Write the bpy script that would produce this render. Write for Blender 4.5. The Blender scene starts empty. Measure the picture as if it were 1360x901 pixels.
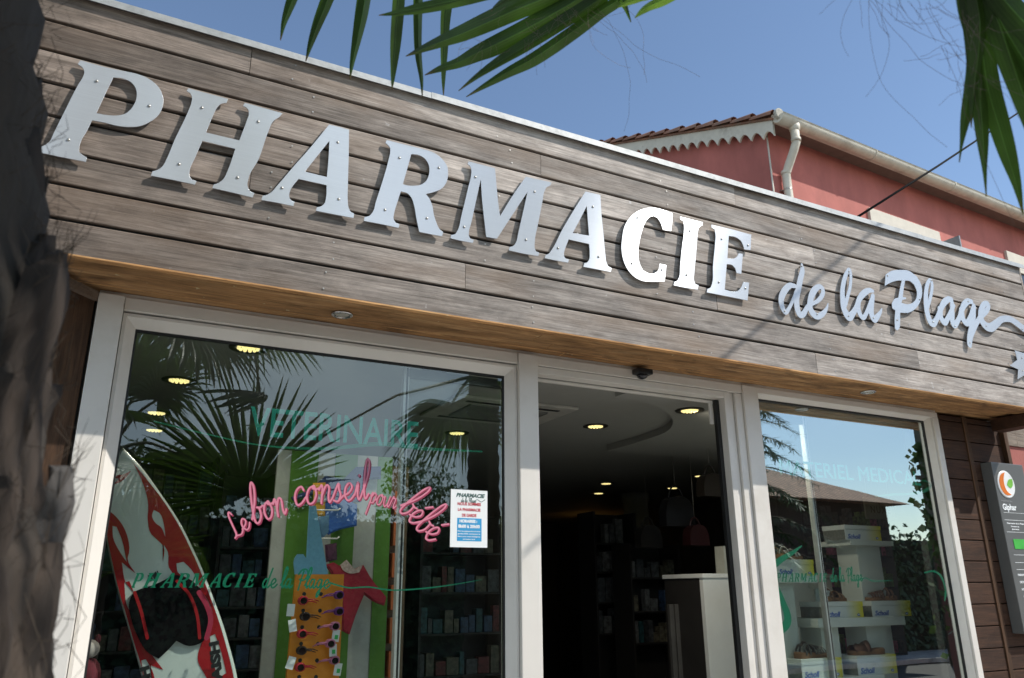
import bpy, bmesh, math, random
import numpy as np
from mathutils import Vector, Matrix
from math import radians as R, sin, cos, pi

S = bpy.context.scene
COL = S.collection
rng = random.Random(7)

# ------------------------------------------------------------------ camera
F_PX, PW, PH = 1036.187, 1360.0, 901.0
YAW, PITCH, ROLL = R(27.26), R(17.951), R(-0.432)
CAM = np.array([0.0, -3.0, 1.6])
def _axes():
    cy, sy, cp, sp = cos(YAW), sin(YAW), cos(PITCH), sin(PITCH)
    f = np.array([sy*cp, cy*cp, sp]); r = np.array([cy, -sy, 0.0]); u = np.cross(r, f)
    c, s = cos(ROLL), sin(ROLL)
    return c*r+s*u, -s*r+c*u, f
AR, AU, AF = _axes()
def ray(x, y): return AR*(x-PW/2)/F_PX - AU*(y-PH/2)/F_PX + AF
def at(x, y, ax, v):
    "world point of a surveyed photo point on the plane axis ax = v"
    d = ray(x, y); return CAM + d*(v-CAM[ax])/d[ax]
def far(x, y, dist):
    d = ray(x, y); return CAM + d*dist/np.linalg.norm(d)
cd = bpy.data.cameras.new('camera'); cam = bpy.data.objects.new('camera', cd); COL.objects.link(cam)
m = Matrix(((AR[0], AU[0], -AF[0], CAM[0]), (AR[1], AU[1], -AF[1], CAM[1]), (AR[2], AU[2], -AF[2], CAM[2]), (0, 0, 0, 1)))
cam.matrix_world = m
cd.sensor_width = 36; cd.lens = F_PX/PW*36; cd.clip_start = .05; cd.clip_end = 500
cd.dof.use_dof = True; cd.dof.focus_distance = 3.9; cd.dof.aperture_fstop = 5.0
S.camera = cam

# ------------------------------------------------------------------ light
SUN = Vector((.574, -.421, .705)).normalized()
w = bpy.data.worlds.new('World'); S.world = w; w.use_nodes = True
nt = w.node_tree; bg = nt.nodes['Background']
sky = nt.nodes.new('ShaderNodeTexSky'); sky.sky_type = 'NISHITA'; sky.sun_disc = False
sky.sun_elevation = math.asin(SUN.z); sky.sun_rotation = math.atan2(SUN.x, SUN.y)
sky.air_density = 1.0; sky.dust_density = .12; sky.ozone_density = 1.3
# a few thin clouds low in the sky on the street side (behind the camera)
tc = nt.nodes.new('ShaderNodeTexCoord'); nz = nt.nodes.new('ShaderNodeTexNoise'); nz.inputs['Scale'].default_value = 2.6; nz.inputs['Detail'].default_value = 6
nt.links.new(tc.outputs['Generated'], nz.inputs['Vector'])
cr = nt.nodes.new('ShaderNodeValToRGB'); cr.color_ramp.elements[0].position = .4; cr.color_ramp.elements[1].position = .62
nt.links.new(nz.outputs['Fac'], cr.inputs['Fac'])
sx = nt.nodes.new('ShaderNodeSeparateXYZ'); nt.links.new(tc.outputs['Generated'], sx.inputs[0])
mr = nt.nodes.new('ShaderNodeMapRange'); mr.inputs['From Min'].default_value = -.15; mr.inputs['From Max'].default_value = -.5
mr.inputs['To Min'].default_value = 0; mr.inputs['To Max'].default_value = .8
nt.links.new(sx.outputs['Y'], mr.inputs['Value'])
mr2 = nt.nodes.new('ShaderNodeMapRange'); mr2.inputs['From Min'].default_value = .62; mr2.inputs['From Max'].default_value = .3; nt.links.new(sx.outputs['X'], mr2.inputs['Value'])
mm_ = nt.nodes.new('ShaderNodeMath'); mm_.operation = 'MULTIPLY'; nt.links.new(mr.outputs['Result'], mm_.inputs[0]); nt.links.new(mr2.outputs['Result'], mm_.inputs[1])
mu = nt.nodes.new('ShaderNodeMath'); mu.operation = 'MULTIPLY'; nt.links.new(cr.outputs['Color'], mu.inputs[0]); nt.links.new(mm_.outputs[0], mu.inputs[1])
mx = nt.nodes.new('ShaderNodeMixRGB'); mx.inputs['Color2'].default_value = (10, 11.6, 13, 1)
nt.links.new(mu.outputs[0], mx.inputs['Fac']); nt.links.new(sky.outputs[0], mx.inputs['Color1'])
nt.links.new(mx.outputs[0], bg.inputs['Color']); bg.inputs['Strength'].default_value = .108
sd = bpy.data.lights.new('sun', 'SUN'); sd.energy = 3.2; sd.angle = R(.53); sd.color = (1, .95, .87)
so = bpy.data.objects.new('sun', sd); COL.objects.link(so)
so.rotation_euler = SUN.to_track_quat('Z', 'Y').to_euler()
S.view_settings.view_transform = 'Standard'; S.view_settings.look = 'None'; S.view_settings.gamma = 1
S.view_settings.exposure = .62
S.render.engine = 'CYCLES'
S.cycles.max_bounces = 8; S.cycles.transparent_max_bounces = 16; S.cycles.sample_clamp_indirect = 4

# ------------------------------------------------------------------ materials
MC = {}
def N(t, kind, **kw):
    n = t.nodes.new(kind)
    for k, v in kw.items():
        if k in n.inputs: n.inputs[k].default_value = v
        else: setattr(n, k, v)
    return n
def newmat(name):
    m = bpy.data.materials.new(name); m.use_nodes = True
    return m, m.node_tree, m.node_tree.nodes['Principled BSDF']
def mat(name, col, rough=.6, vary=.15, scale=8, bump=0, bscale=60, metal=0, spec=.5, stretch=(1, 1, 1), coat=0, dark=None):
    if name in MC: return MC[name]
    m, t, b = newmat(name); L = t.links.new
    tc = N(t, 'ShaderNodeTexCoord'); mp = N(t, 'ShaderNodeMapping'); mp.inputs['Scale'].default_value = stretch
    L(tc.outputs['Object'], mp.inputs[0])
    n = N(t, 'ShaderNodeTexNoise', Scale=scale, Detail=6, Roughness=.6); L(mp.outputs[0], n.inputs['Vector'])
    r = N(t, 'ShaderNodeMapRange'); r.inputs['From Min'].default_value = .3; r.inputs['From Max'].default_value = .7
    r.inputs['To Min'].default_value = 1-vary; r.inputs['To Max'].default_value = 1+vary; L(n.outputs['Fac'], r.inputs['Value'])
    v = N(t, 'ShaderNodeVectorMath', operation='SCALE'); v.inputs[0].default_value = col[:3]; L(r.outputs[0], v.inputs['Scale'])
    out = v.outputs[0]
    if dark:
        n2 = N(t, 'ShaderNodeTexNoise', Scale=scale*.45, Detail=8, Roughness=.7); L(mp.outputs[0], n2.inputs['Vector'])
        c = N(t, 'ShaderNodeValToRGB'); c.color_ramp.elements[0].position = .52; c.color_ramp.elements[1].position = .68; L(n2.outputs['Fac'], c.inputs[0])
        x = N(t, 'ShaderNodeMixRGB'); L(c.outputs[0], x.inputs['Fac']); L(out, x.inputs['Color1']); x.inputs['Color2'].default_value = (*dark, 1); out = x.outputs[0]
    L(out, b.inputs['Base Color'])
    b.inputs['Roughness'].default_value = rough; b.inputs['Metallic'].default_value = metal; b.inputs['Specular IOR Level'].default_value = spec
    b.inputs['Coat Weight'].default_value = coat
    if bump:
        n3 = N(t, 'ShaderNodeTexNoise', Scale=bscale, Detail=5); L(mp.outputs[0], n3.inputs['Vector'])
        bp = N(t, 'ShaderNodeBump', Strength=bump, Distance=.004); L(n3.outputs['Fac'], bp.inputs['Height']); L(bp.outputs[0], b.inputs['Normal'])
    MC[name] = m; return m
def wood(name, c1, c2, c3, scale=1.0, axis='x', rough=.75, blotch=(.05, .04, .03), bl=.5, warm=None):
    "weathered planks running along one axis; per-plank attribute 'pr' varies tone and grain"
    if name in MC: return MC[name]
    m, t, b = newmat(name); L = t.links.new
    tc = N(t, 'ShaderNodeTexCoord'); at_ = N(t, 'ShaderNodeAttribute', attribute_name='pr')
    off = N(t, 'ShaderNodeVectorMath', operation='SCALE'); off.inputs[0].default_value = (37, 11, 23); L(at_.outputs['Fac'], off.inputs['Scale'])
    ad = N(t, 'ShaderNodeVectorMath', operation='ADD'); L(tc.outputs['Object'], ad.inputs[0]); L(off.outputs[0], ad.inputs[1])
    st = {'x': (1.3, 14, 22), 'z': (22, 14, 1.3), 'y': (22, 1.3, 14)}[axis]; sf = {'x': (6, 120, 190), 'z': (190, 120, 6), 'y': (190, 6, 120)}[axis]
    mp = N(t, 'ShaderNodeMapping'); mp.inputs['Scale'].default_value = [a*scale for a in st]; L(ad.outputs[0], mp.inputs[0])
    mf = N(t, 'ShaderNodeMapping'); mf.inputs['Scale'].default_value = [a*scale for a in sf]; L(ad.outputs[0], mf.inputs[0])
    n1 = N(t, 'ShaderNodeTexNoise', Scale=1, Detail=8, Roughness=.7, Distortion=1.6); L(mp.outputs[0], n1.inputs['Vector'])
    n2 = N(t, 'ShaderNodeTexNoise', Scale=1, Detail=3, Roughness=.6); L(mf.outputs[0], n2.inputs['Vector'])
    cr = N(t, 'ShaderNodeValToRGB'); e = cr.color_ramp.elements; e[0].position = .22; e[0].color = (*c1, 1); e[1].position = .8; e[1].color = (*c3, 1)
    k = e.new(.5); k.color = (*c2, 1); L(n1.outputs['Fac'], cr.inputs[0])
    # fine fibre
    r = N(t, 'ShaderNodeMapRange'); r.inputs['From Min'].default_value = .3; r.inputs['From Max'].default_value = .7; r.inputs['To Min'].default_value = .7; r.inputs['To Max'].default_value = 1.25
    L(n2.outputs['Fac'], r.inputs['Value'])
    v = N(t, 'ShaderNodeVectorMath', operation='SCALE'); L(cr.outputs[0], v.inputs[0]); L(r.outputs[0], v.inputs['Scale'])
    mo = N(t, 'ShaderNodeMapping'); mo.inputs['Scale'].default_value = {'x': (3.5, 9, 9), 'z': (9, 9, 3.5), 'y': (9, 3.5, 9)}[axis]; L(ad.outputs[0], mo.inputs[0])
    nm = N(t, 'ShaderNodeTexNoise', Scale=1, Detail=9, Roughness=.72, Distortion=.4); L(mo.outputs[0], nm.inputs['Vector'])
    rm = N(t, 'ShaderNodeMapRange'); rm.inputs['From Min'].default_value = .3; rm.inputs['From Max'].default_value = .7; rm.inputs['To Min'].default_value = .58; rm.inputs['To Max'].default_value = 1.32; L(nm.outputs['Fac'], rm.inputs['Value'])
    vm = N(t, 'ShaderNodeVectorMath', operation='SCALE'); L(v.outputs[0], vm.inputs[0]); L(rm.outputs[0], vm.inputs['Scale']); v = vm
    # plank tone
    pr = N(t, 'ShaderNodeMapRange'); pr.inputs['To Min'].default_value = .70; pr.inputs['To Max'].default_value = 1.24; L(at_.outputs['Fac'], pr.inputs['Value'])
    v2 = N(t, 'ShaderNodeVectorMath', operation='SCALE'); L(v.outputs[0], v2.inputs[0]); L(pr.outputs[0], v2.inputs['Scale'])
    # blotches / stains
    mb = N(t, 'ShaderNodeMapping'); mb.inputs['Scale'].default_value = {'x': (1.6, 5, 6), 'z': (6, 5, 1.6), 'y': (6, 1.6, 5)}[axis]; L(ad.outputs[0], mb.inputs[0])
    n4 = N(t, 'ShaderNodeTexNoise', Scale=1.4, Detail=8, Roughness=.7, Distortion=.6); L(mb.outputs[0], n4.inputs['Vector'])
    c4 = N(t, 'ShaderNodeValToRGB'); c4.color_ramp.elements[0].position = .54; c4.color_ramp.elements[1].position = .74; c4.color_ramp.elements[1].color = (bl, bl, bl, 1); L(n4.outputs['Fac'], c4.inputs[0])
    x = N(t, 'ShaderNodeMixRGB'); L(c4.outputs[0], x.inputs['Fac']); L(v2.outputs[0], x.inputs['Color1']); x.inputs['Color2'].default_value = (*blotch, 1)
    out = x.outputs[0]
    # knots
    vo = N(t, 'ShaderNodeTexVoronoi', Scale=1.0); mk = N(t, 'ShaderNodeMapping'); mk.inputs['Scale'].default_value = {'x': (1.6, 4, 7), 'z': (7, 4, 1.6), 'y': (7, 1.6, 4)}[axis]
    L(ad.outputs[0], mk.inputs[0]); L(mk.outputs[0], vo.inputs['Vector'])
    c5 = N(t, 'ShaderNodeValToRGB'); c5.color_ramp.elements[0].position = .02; c5.color_ramp.elements[0].color = (.75, .75, .75, 1); c5.color_ramp.elements[1].position = .11; c5.color_ramp.elements[1].color = (0, 0, 0, 1)
    L(vo.outputs['Distance'], c5.inputs[0])
    x2 = N(t, 'ShaderNodeMixRGB'); L(c5.outputs[0], x2.inputs['Fac']); L(out, x2.inputs['Color1']); x2.inputs['Color2'].default_value = (*[a*.45 for a in c1], 1); out = x2.outputs[0]
    if warm:
        n6 = N(t, 'ShaderNodeTexNoise', Scale=.7, Detail=4); L(mb.outputs[0], n6.inputs['Vector'])
        c6 = N(t, 'ShaderNodeValToRGB'); c6.color_ramp.elements[0].position = .5; c6.color_ramp.elements[1].position = .75; c6.color_ramp.elements[1].color = (.6, .6, .6, 1); L(n6.outputs['Fac'], c6.inputs[0])
        x3 = N(t, 'ShaderNodeMixRGB'); L(c6.outputs[0], x3.inputs['Fac']); L(out, x3.inputs['Color1']); x3.inputs['Color2'].default_value = (*warm, 1); out = x3.outputs[0]
    # pale scratches and spots
    n7 = N(t, 'ShaderNodeTexNoise', Scale=26, Detail=2); L(ad.outputs[0], n7.inputs['Vector'])
    c7 = N(t, 'ShaderNodeValToRGB'); c7.color_ramp.elements[0].position = .73; c7.color_ramp.elements[1].position = .8; c7.color_ramp.elements[1].color = (.45, .45, .45, 1); L(n7.outputs['Fac'], c7.inputs[0])
    x4 = N(t, 'ShaderNodeMixRGB'); L(c7.outputs[0], x4.inputs['Fac']); L(out, x4.inputs['Color1']); x4.inputs['Color2'].default_value = (*[min(.7, a*1.9) for a in c3], 1); out = x4.outputs[0]
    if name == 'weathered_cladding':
        # left end browner, with vignette and shade there darkened into the board colour
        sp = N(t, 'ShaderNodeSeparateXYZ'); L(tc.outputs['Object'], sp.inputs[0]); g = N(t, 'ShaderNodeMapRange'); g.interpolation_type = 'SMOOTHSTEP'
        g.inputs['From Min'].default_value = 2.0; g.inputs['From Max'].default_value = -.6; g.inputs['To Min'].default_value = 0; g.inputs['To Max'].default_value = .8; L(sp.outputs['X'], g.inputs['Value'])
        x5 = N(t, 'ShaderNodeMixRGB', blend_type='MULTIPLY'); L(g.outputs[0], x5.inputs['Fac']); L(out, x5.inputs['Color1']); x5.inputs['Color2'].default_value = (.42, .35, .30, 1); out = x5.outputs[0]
    L(out, b.inputs['Base Color']); b.inputs['Roughness'].default_value = rough; b.inputs['Specular IOR Level'].default_value = .3
    bp = N(t, 'ShaderNodeBump', Strength=.35, Distance=.0025); L(n2.outputs['Fac'], bp.inputs['Height'])
    bp2 = N(t, 'ShaderNodeBump', Strength=.3, Distance=.006); L(n1.outputs['Fac'], bp2.inputs['Height']); L(bp.outputs[0], bp2.inputs['Normal']); L(bp2.outputs[0], b.inputs['Normal'])
    MC[name] = m; return m
def emit(name, col, s):
    if name in MC: return MC[name]
    m, t, b = newmat(name); b.inputs['Base Color'].default_value = (*col, 1); b.inputs['Emission Color'].default_value = (*col, 1); b.inputs['Emission Strength'].default_value = s
    m.cycles.emission_sampling = 'NONE' if s < 1 else 'AUTO'
    MC[name] = m; return m
def glassmat(name, tint, refl, base):
    m, t, b = newmat(name); L = t.links.new; t.nodes.remove(b)
    o = [n for n in t.nodes if n.type == 'OUTPUT_MATERIAL'][0]
    tr = N(t, 'ShaderNodeBsdfTransparent'); tr.inputs[0].default_value = (*tint, 1)
    gl = N(t, 'ShaderNodeBsdfGlossy'); gl.inputs['Roughness'].default_value = 0; gl.inputs[0].default_value = (.93, 1, .98, 1)
    fr = N(t, 'ShaderNodeFresnel', IOR=1.52); mt = N(t, 'ShaderNodeMath', operation='MULTIPLY_ADD'); mt.inputs[1].default_value = refl; mt.inputs[2].default_value = base; mt.use_clamp = True
    # slight waviness of float glass
    tc = N(t, 'ShaderNodeTexCoord'); n = N(t, 'ShaderNodeTexNoise', Scale=1.3, Detail=1); L(tc.outputs['Object'], n.inputs['Vector'])
    bp = N(t, 'ShaderNodeBump', Strength=.12, Distance=.01); L(n.outputs['Fac'], bp.inputs['Height']); L(bp.outputs[0], gl.inputs['Normal'])
    L(fr.outputs[0], mt.inputs[0]); mxs = N(t, 'ShaderNodeMixShader'); L(mt.outputs[0], mxs.inputs[0]); L(tr.outputs[0], mxs.inputs[1]); L(gl.outputs[0], mxs.inputs[2]); L(mxs.outputs[0], o.inputs[0])
    MC[name] = m; return m
def leafmat(name, col, tcol, tw=.35, rough=.4):
    m, t, b = newmat(name); L = t.links.new
    o = [n for n in t.nodes if n.type == 'OUTPUT_MATERIAL'][0]
    tc = N(t, 'ShaderNodeTexCoord'); n = N(t, 'ShaderNodeTexNoise', Scale=9, Detail=5); L(tc.outputs['Object'], n.inputs['Vector'])
    r = N(t, 'ShaderNodeMapRange'); r.inputs['From Min'].default_value = .3; r.inputs['From Max'].default_value = .7; r.inputs['To Min'].default_value = .65; r.inputs['To Max'].default_value = 1.35; L(n.outputs['Fac'], r.inputs[0])
    a = N(t, 'ShaderNodeAttribute', attribute_name='tip'); cr = N(t, 'ShaderNodeValToRGB'); e = cr.color_ramp.elements
    e[0].position = .0; e[0].color = (*col, 1); e[1].position = .98; e[1].color = (.12, .06, .03, 1); k = e.new(.9); k.color = (*[c*1.3 for c in col], 1)
    L(a.outputs['Fac'], cr.inputs[0])
    ac = N(t, 'ShaderNodeAttribute', attribute_name='across'); sn = N(t, 'ShaderNodeMath', operation='MULTIPLY'); sn.inputs[1].default_value = 24; L(ac.outputs['Fac'], sn.inputs[0])
    si = N(t, 'ShaderNodeMath', operation='COSINE'); L(sn.outputs[0], si.inputs[0]); rb_ = N(t, 'ShaderNodeMapRange'); rb_.inputs['From Min'].default_value = -1; rb_.inputs['To Min'].default_value = .72; rb_.inputs['To Max'].default_value = 1.2; L(si.outputs[0], rb_.inputs[0])
    ab = N(t, 'ShaderNodeMath', operation='ABSOLUTE'); L(ac.outputs['Fac'], ab.inputs[0]); mid = N(t, 'ShaderNodeMapRange'); mid.inputs['From Min'].default_value = .09; mid.inputs['From Max'].default_value = .02; mid.inputs['To Min'].default_value = 1; mid.inputs['To Max'].default_value = 2.4; L(ab.outputs[0], mid.inputs[0])
    q1 = N(t, 'ShaderNodeMath', operation='MULTIPLY'); L(rb_.outputs[0], q1.inputs[0]); L(mid.outputs[0], q1.inputs[1]); q2 = N(t, 'ShaderNodeMath', operation='MULTIPLY'); L(q1.outputs[0], q2.inputs[0]); L(r.outputs[0], q2.inputs[1])
    v = N(t, 'ShaderNodeVectorMath', operation='SCALE'); L(cr.outputs[0], v.inputs[0]); L(q2.outputs[0], v.inputs['Scale'])
    L(v.outputs[0], b.inputs['Base Color']); b.inputs['Roughness'].default_value = rough; b.inputs['Specular IOR Level'].default_value = .4
    tr = N(t, 'ShaderNodeBsdfTranslucent'); v3 = N(t, 'ShaderNodeVectorMath', operation='SCALE'); v3.inputs[0].default_value = tcol; L(r.outputs[0], v3.inputs['Scale']); L(v3.outputs[0], tr.inputs[0])
    mxs = N(t, 'ShaderNodeMixShader'); mxs.inputs[0].default_value = tw; L(b.outputs[0], mxs.inputs[1]); L(tr.outputs[0], mxs.inputs[2]); L(mxs.outputs[0], o.inputs[0])
    MC[name] = m; return m
def metal_sign():
    m, t, b = newmat('brushed_metal'); L = t.links.new
    tc = N(t, 'ShaderNodeTexCoord'); mp = N(t, 'ShaderNodeMapping'); mp.inputs['Scale'].default_value = (2, 5, 400); L(tc.outputs['Object'], mp.inputs[0])
    n = N(t, 'ShaderNodeTexNoise', Scale=1, Detail=3); L(mp.outputs[0], n.inputs['Vector'])
    n2 = N(t, 'ShaderNodeTexNoise', Scale=3, Detail=5); L(tc.outputs['Object'], n2.inputs['Vector'])
    r = N(t, 'ShaderNodeMapRange'); r.inputs['To Min'].default_value = .23; r.inputs['To Max'].default_value = .28; L(n2.outputs['Fac'], r.inputs[0]); L(r.outputs[0], b.inputs['Roughness'])
    cr = N(t, 'ShaderNodeValToRGB'); cr.color_ramp.elements[0].color = (.52, .545, .575, 1); cr.color_ramp.elements[1].color = (.63, .655, .685, 1); L(n.outputs['Fac'], cr.inputs[0])
    L(cr.outputs[0], b.inputs['Base Color']); b.inputs['Metallic'].default_value = .34
    b.inputs['Anisotropic'].default_value = .98
    tg = N(t, 'ShaderNodeCombineXYZ', Z=1.0); L(tg.outputs[0], b.inputs['Tangent'])
    bp = N(t, 'ShaderNodeBump', Strength=.05, Distance=.001); L(n.outputs['Fac'], bp.inputs['Height']); L(bp.outputs[0], b.inputs['Normal'])
    MC['brushed_metal'] = m; return m

# ------------------------------------------------------------------ builders
def tag(o, label=None, cat=None, group=None, kind=None):
    if label: o['label'] = label
    if cat: o['category'] = cat
    if group: o['group'] = group
    if kind: o['kind'] = kind
    return o
def thing(name, label, cat, loc=(0, 0, 0), group=None):
    o = bpy.data.objects.new(name, None); COL.objects.link(o); o.location = [float(v) for v in loc]; o.empty_display_size = .1
    return tag(o, label, cat, group)
def link(name, me, m=None, parent=None):
    o = bpy.data.objects.new(name, me); COL.objects.link(o)
    if m: me.materials.clear(); me.materials.append(m)
    if parent is not None:
        o.parent = parent; o.matrix_parent_inverse = Matrix.Translation(-parent.location) if parent.parent is None else Matrix()
    return o
class MB:
    def __init__(s): s.bm = bmesh.new(); s.pr = s.bm.faces.layers.float.new('pr'); s.n = 0
    def box(s, a, b, bev=0, pr=None):
        x0, y0, z0 = [min(p, q) for p, q in zip(a, b)]; x1, y1, z1 = [max(p, q) for p, q in zip(a, b)]
        vs = [s.bm.verts.new(p) for p in ((x0, y0, z0), (x1, y0, z0), (x1, y1, z0), (x0, y1, z0), (x0, y0, z1), (x1, y0, z1), (x1, y1, z1), (x0, y1, z1))]
        fs = [s.bm.faces.new([vs[i] for i in q]) for q in ((3, 2, 1, 0), (4, 5, 6, 7), (0, 1, 5, 4), (1, 2, 6, 5), (2, 3, 7, 6), (3, 0, 4, 7))]
        if bev:
            es = list({e for f in fs for e in f.edges})
            r = bmesh.ops.bevel(s.bm, geom=es, offset=bev, segments=2, profile=.6, affect='EDGES'); fs = [f for f in r['faces']] + [f for f in fs if f.is_valid]
        v = rng.random() if pr is None else pr
        for f in fs:
            if f.is_valid: f[s.pr] = v
        return s
    def poly(s, pts, d):
        "closed polygon (list of 3D points) extruded by vector d"
        d = Vector(d); a = [s.bm.verts.new(Vector(p)) for p in pts]; b = [s.bm.verts.new(Vector(p)+d) for p in pts]
        f1 = s.bm.faces.new(a); f2 = s.bm.faces.new(list(reversed(b)))
        n = len(a)
        for i in range(n): s.bm.faces.new((a[i], b[i], b[(i+1) % n], a[(i+1) % n]))
        return s
    def tube(s, pts, rad, n=8, cap=True):
        pts = [Vector(p) for p in pts]; rad = rad if hasattr(rad, '__len__') else [rad]*len(pts); rings = []
        up = Vector((0, 0, 1))
        for i, p in enumerate(pts):
            t = (pts[min(i+1, len(pts)-1)]-pts[max(i-1, 0)]).normalized()
            if i == 0:
                u = t.cross(up) if abs(t.z) < .95 else t.cross(Vector((1, 0, 0))); u.normalize()
            else: u = (u - t*u.dot(t)).normalized()
            v = t.cross(u)
            rings.append([s.bm.verts.new(p+(u*cos(2*pi*k/n)+v*sin(2*pi*k/n))*rad[i]) for k in range(n)])
        for a, b in zip(rings, rings[1:]):
            for k in range(n):
                f = s.bm.faces.new((a[k], a[(k+1) % n], b[(k+1) % n], b[k])); f.smooth = True
        if cap: s.bm.faces.new(list(reversed(rings[0]))); s.bm.faces.new(rings[-1])
        return s
    def lathe(s, c, prof, n=24, axis='z', flat=(1, 1)):
        c = Vector(c); rings = []
        for r, h in prof:
            ring = []
            for k in range(n):
                x, y = r*cos(2*pi*k/n)*flat[0], r*sin(2*pi*k/n)*flat[1]
                ring.append(s.bm.verts.new(c+Vector({'z': (x, y, h), 'y': (x, h, y), 'x': (h, x, y)}[axis])))
            rings.append(ring)
        for a, b in zip(rings, rings[1:]):
            for k in range(n):
                f = s.bm.faces.new((a[k], a[(k+1) % n], b[(k+1) % n], b[k])); f.smooth = True
        s.bm.faces.new(list(reversed(rings[0]))); s.bm.faces.new(rings[-1])
        return s
    def blob(s, c, r, seg=8):
        g = bmesh.ops.create_uvsphere(s.bm, u_segments=seg, v_segments=max(4, seg//2+1), radius=1)
        for v in g['verts']: v.co = Vector((v.co.x*r[0], v.co.y*r[1], v.co.z*r[2]))+Vector(c)
        for f in {f for v in g['verts'] for f in v.link_faces}: f.smooth = True
        return s
    def build(s, name, m, parent=None, normals=True):
        if normals: bmesh.ops.recalc_face_normals(s.bm, faces=s.bm.faces)
        me = bpy.data.meshes.new(name); s.bm.to_mesh(me); s.bm.free()
        return link(name, me, m, parent)

def curve_mesh(name, loops, ext, bev=0.0, res=2):
    "2D loops (lists of (u,v)) -> filled, extruded mesh in the u,v plane (u=x, v=z), thickness along y centred on 0"
    cu = bpy.data.curves.new(name, 'CURVE'); cu.dimensions = '2D'; cu.fill_mode = 'BOTH'; cu.extrude = ext; cu.bevel_depth = bev; cu.bevel_resolution = 1; cu.offset = -bev
    for lp in loops:
        sp = cu.splines.new('POLY'); sp.points.add(len(lp)-1); sp.use_cyclic_u = True
        for p, q in zip(sp.points, lp): p.co = (q[0], q[1], 0, 1)
    return curve_to_mesh(cu, name)
def curve_to_mesh(cu, name):
    o = bpy.data.objects.new('tmp', cu); COL.objects.link(o); bpy.context.view_layer.update()
    me = bpy.data.meshes.new_from_object(o.evaluated_get(bpy.context.evaluated_depsgraph_get()))
    me.name = name; bpy.data.objects.remove(o); bpy.data.curves.remove(cu)
    for v in me.vertices: x, y, z = v.co; v.co = (x, -z, y)
    me.flip_normals() if False else None
    return me
def place(me, x, y, z):
    for v in me.vertices: v.co += Vector((x, y, z))
    return me
def text_mesh(name, s, size, ext=.0004, shear=0, bold=0, align='LEFT', width=None, squeeze=1, spacing=1):
    cu = bpy.data.curves.new(name, 'FONT'); cu.body = s; cu.size = size; cu.extrude = ext; cu.shear = shear; cu.offset = bold; cu.align_x = align; cu.resolution_u = 3; cu.space_character = spacing
    me = curve_to_mesh(cu, name)
    xs = [v.co.x for v in me.vertices] or [0, 1]
    k = squeeze
    if width: k = width/(max(xs)-min(xs))
    for v in me.vertices: v.co.x *= k
    return me

def smooth_loop(pts, sub=5, ang=38, closed=True):
    "Catmull-Rom through the points, keeping sharp corners"
    P = [np.array(p, float) for p in pts]; n = len(P); corner = []
    for i in range(n):
        if not closed and i in (0, n-1): corner.append(True); continue
        a = P[i]-P[i-1]; b = P[(i+1) % n]-P[i]
        c = np.dot(a, b)/(np.linalg.norm(a)*np.linalg.norm(b)+1e-12); corner.append(math.degrees(math.acos(max(-1, min(1, c)))) > ang)
    out = []
    for i in range(n if closed else n-1):
        p1, p2 = P[i], P[(i+1) % n]
        c1, c2 = corner[i], corner[(i+1) % n]
        d = np.linalg.norm(p2-p1)
        def tan(j, ic):
            a = P[j]-P[j-1]; b = P[(j+1) % n]-P[j]; la, lb = np.linalg.norm(a), np.linalg.norm(b)
            return (a/la*lb+b/lb*la)/(la+lb)*1.0
        t1 = (p2-p1)/d if c1 else tan(i, 0); t2 = (p2-p1)/d if c2 else tan((i+1) % n, 0)
        k = 1 if (c1 and c2) else sub
        for s in range(k):
            t = s/k; h1 = 2*t**3-3*t**2+1; h2 = -2*t**3+3*t**2; h3 = t**3-2*t**2+t; h4 = t**3-t**2
            out.append(h1*p1+h2*p2+h3*t1*d+h4*t2*d)
    if not closed: out.append(P[-1])
    return out
def smooth_path(pts, sub=6):
    "open smooth path through points with any number of channels"
    P = [np.array(p, float) for p in pts]; P = [2*P[0]-P[1]]+P+[2*P[-1]-P[-2]]; out = []
    for i in range(1, len(P)-2):
        for s in range(sub):
            t = s/sub; a, b, c, d = P[i-1:i+3]
            out.append(.5*((2*b)+(-a+c)*t+(2*a-5*b+4*c-d)*t*t+(-a+3*b-3*c+d)*t**3))
    out.append(P[-2]); return out
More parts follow.
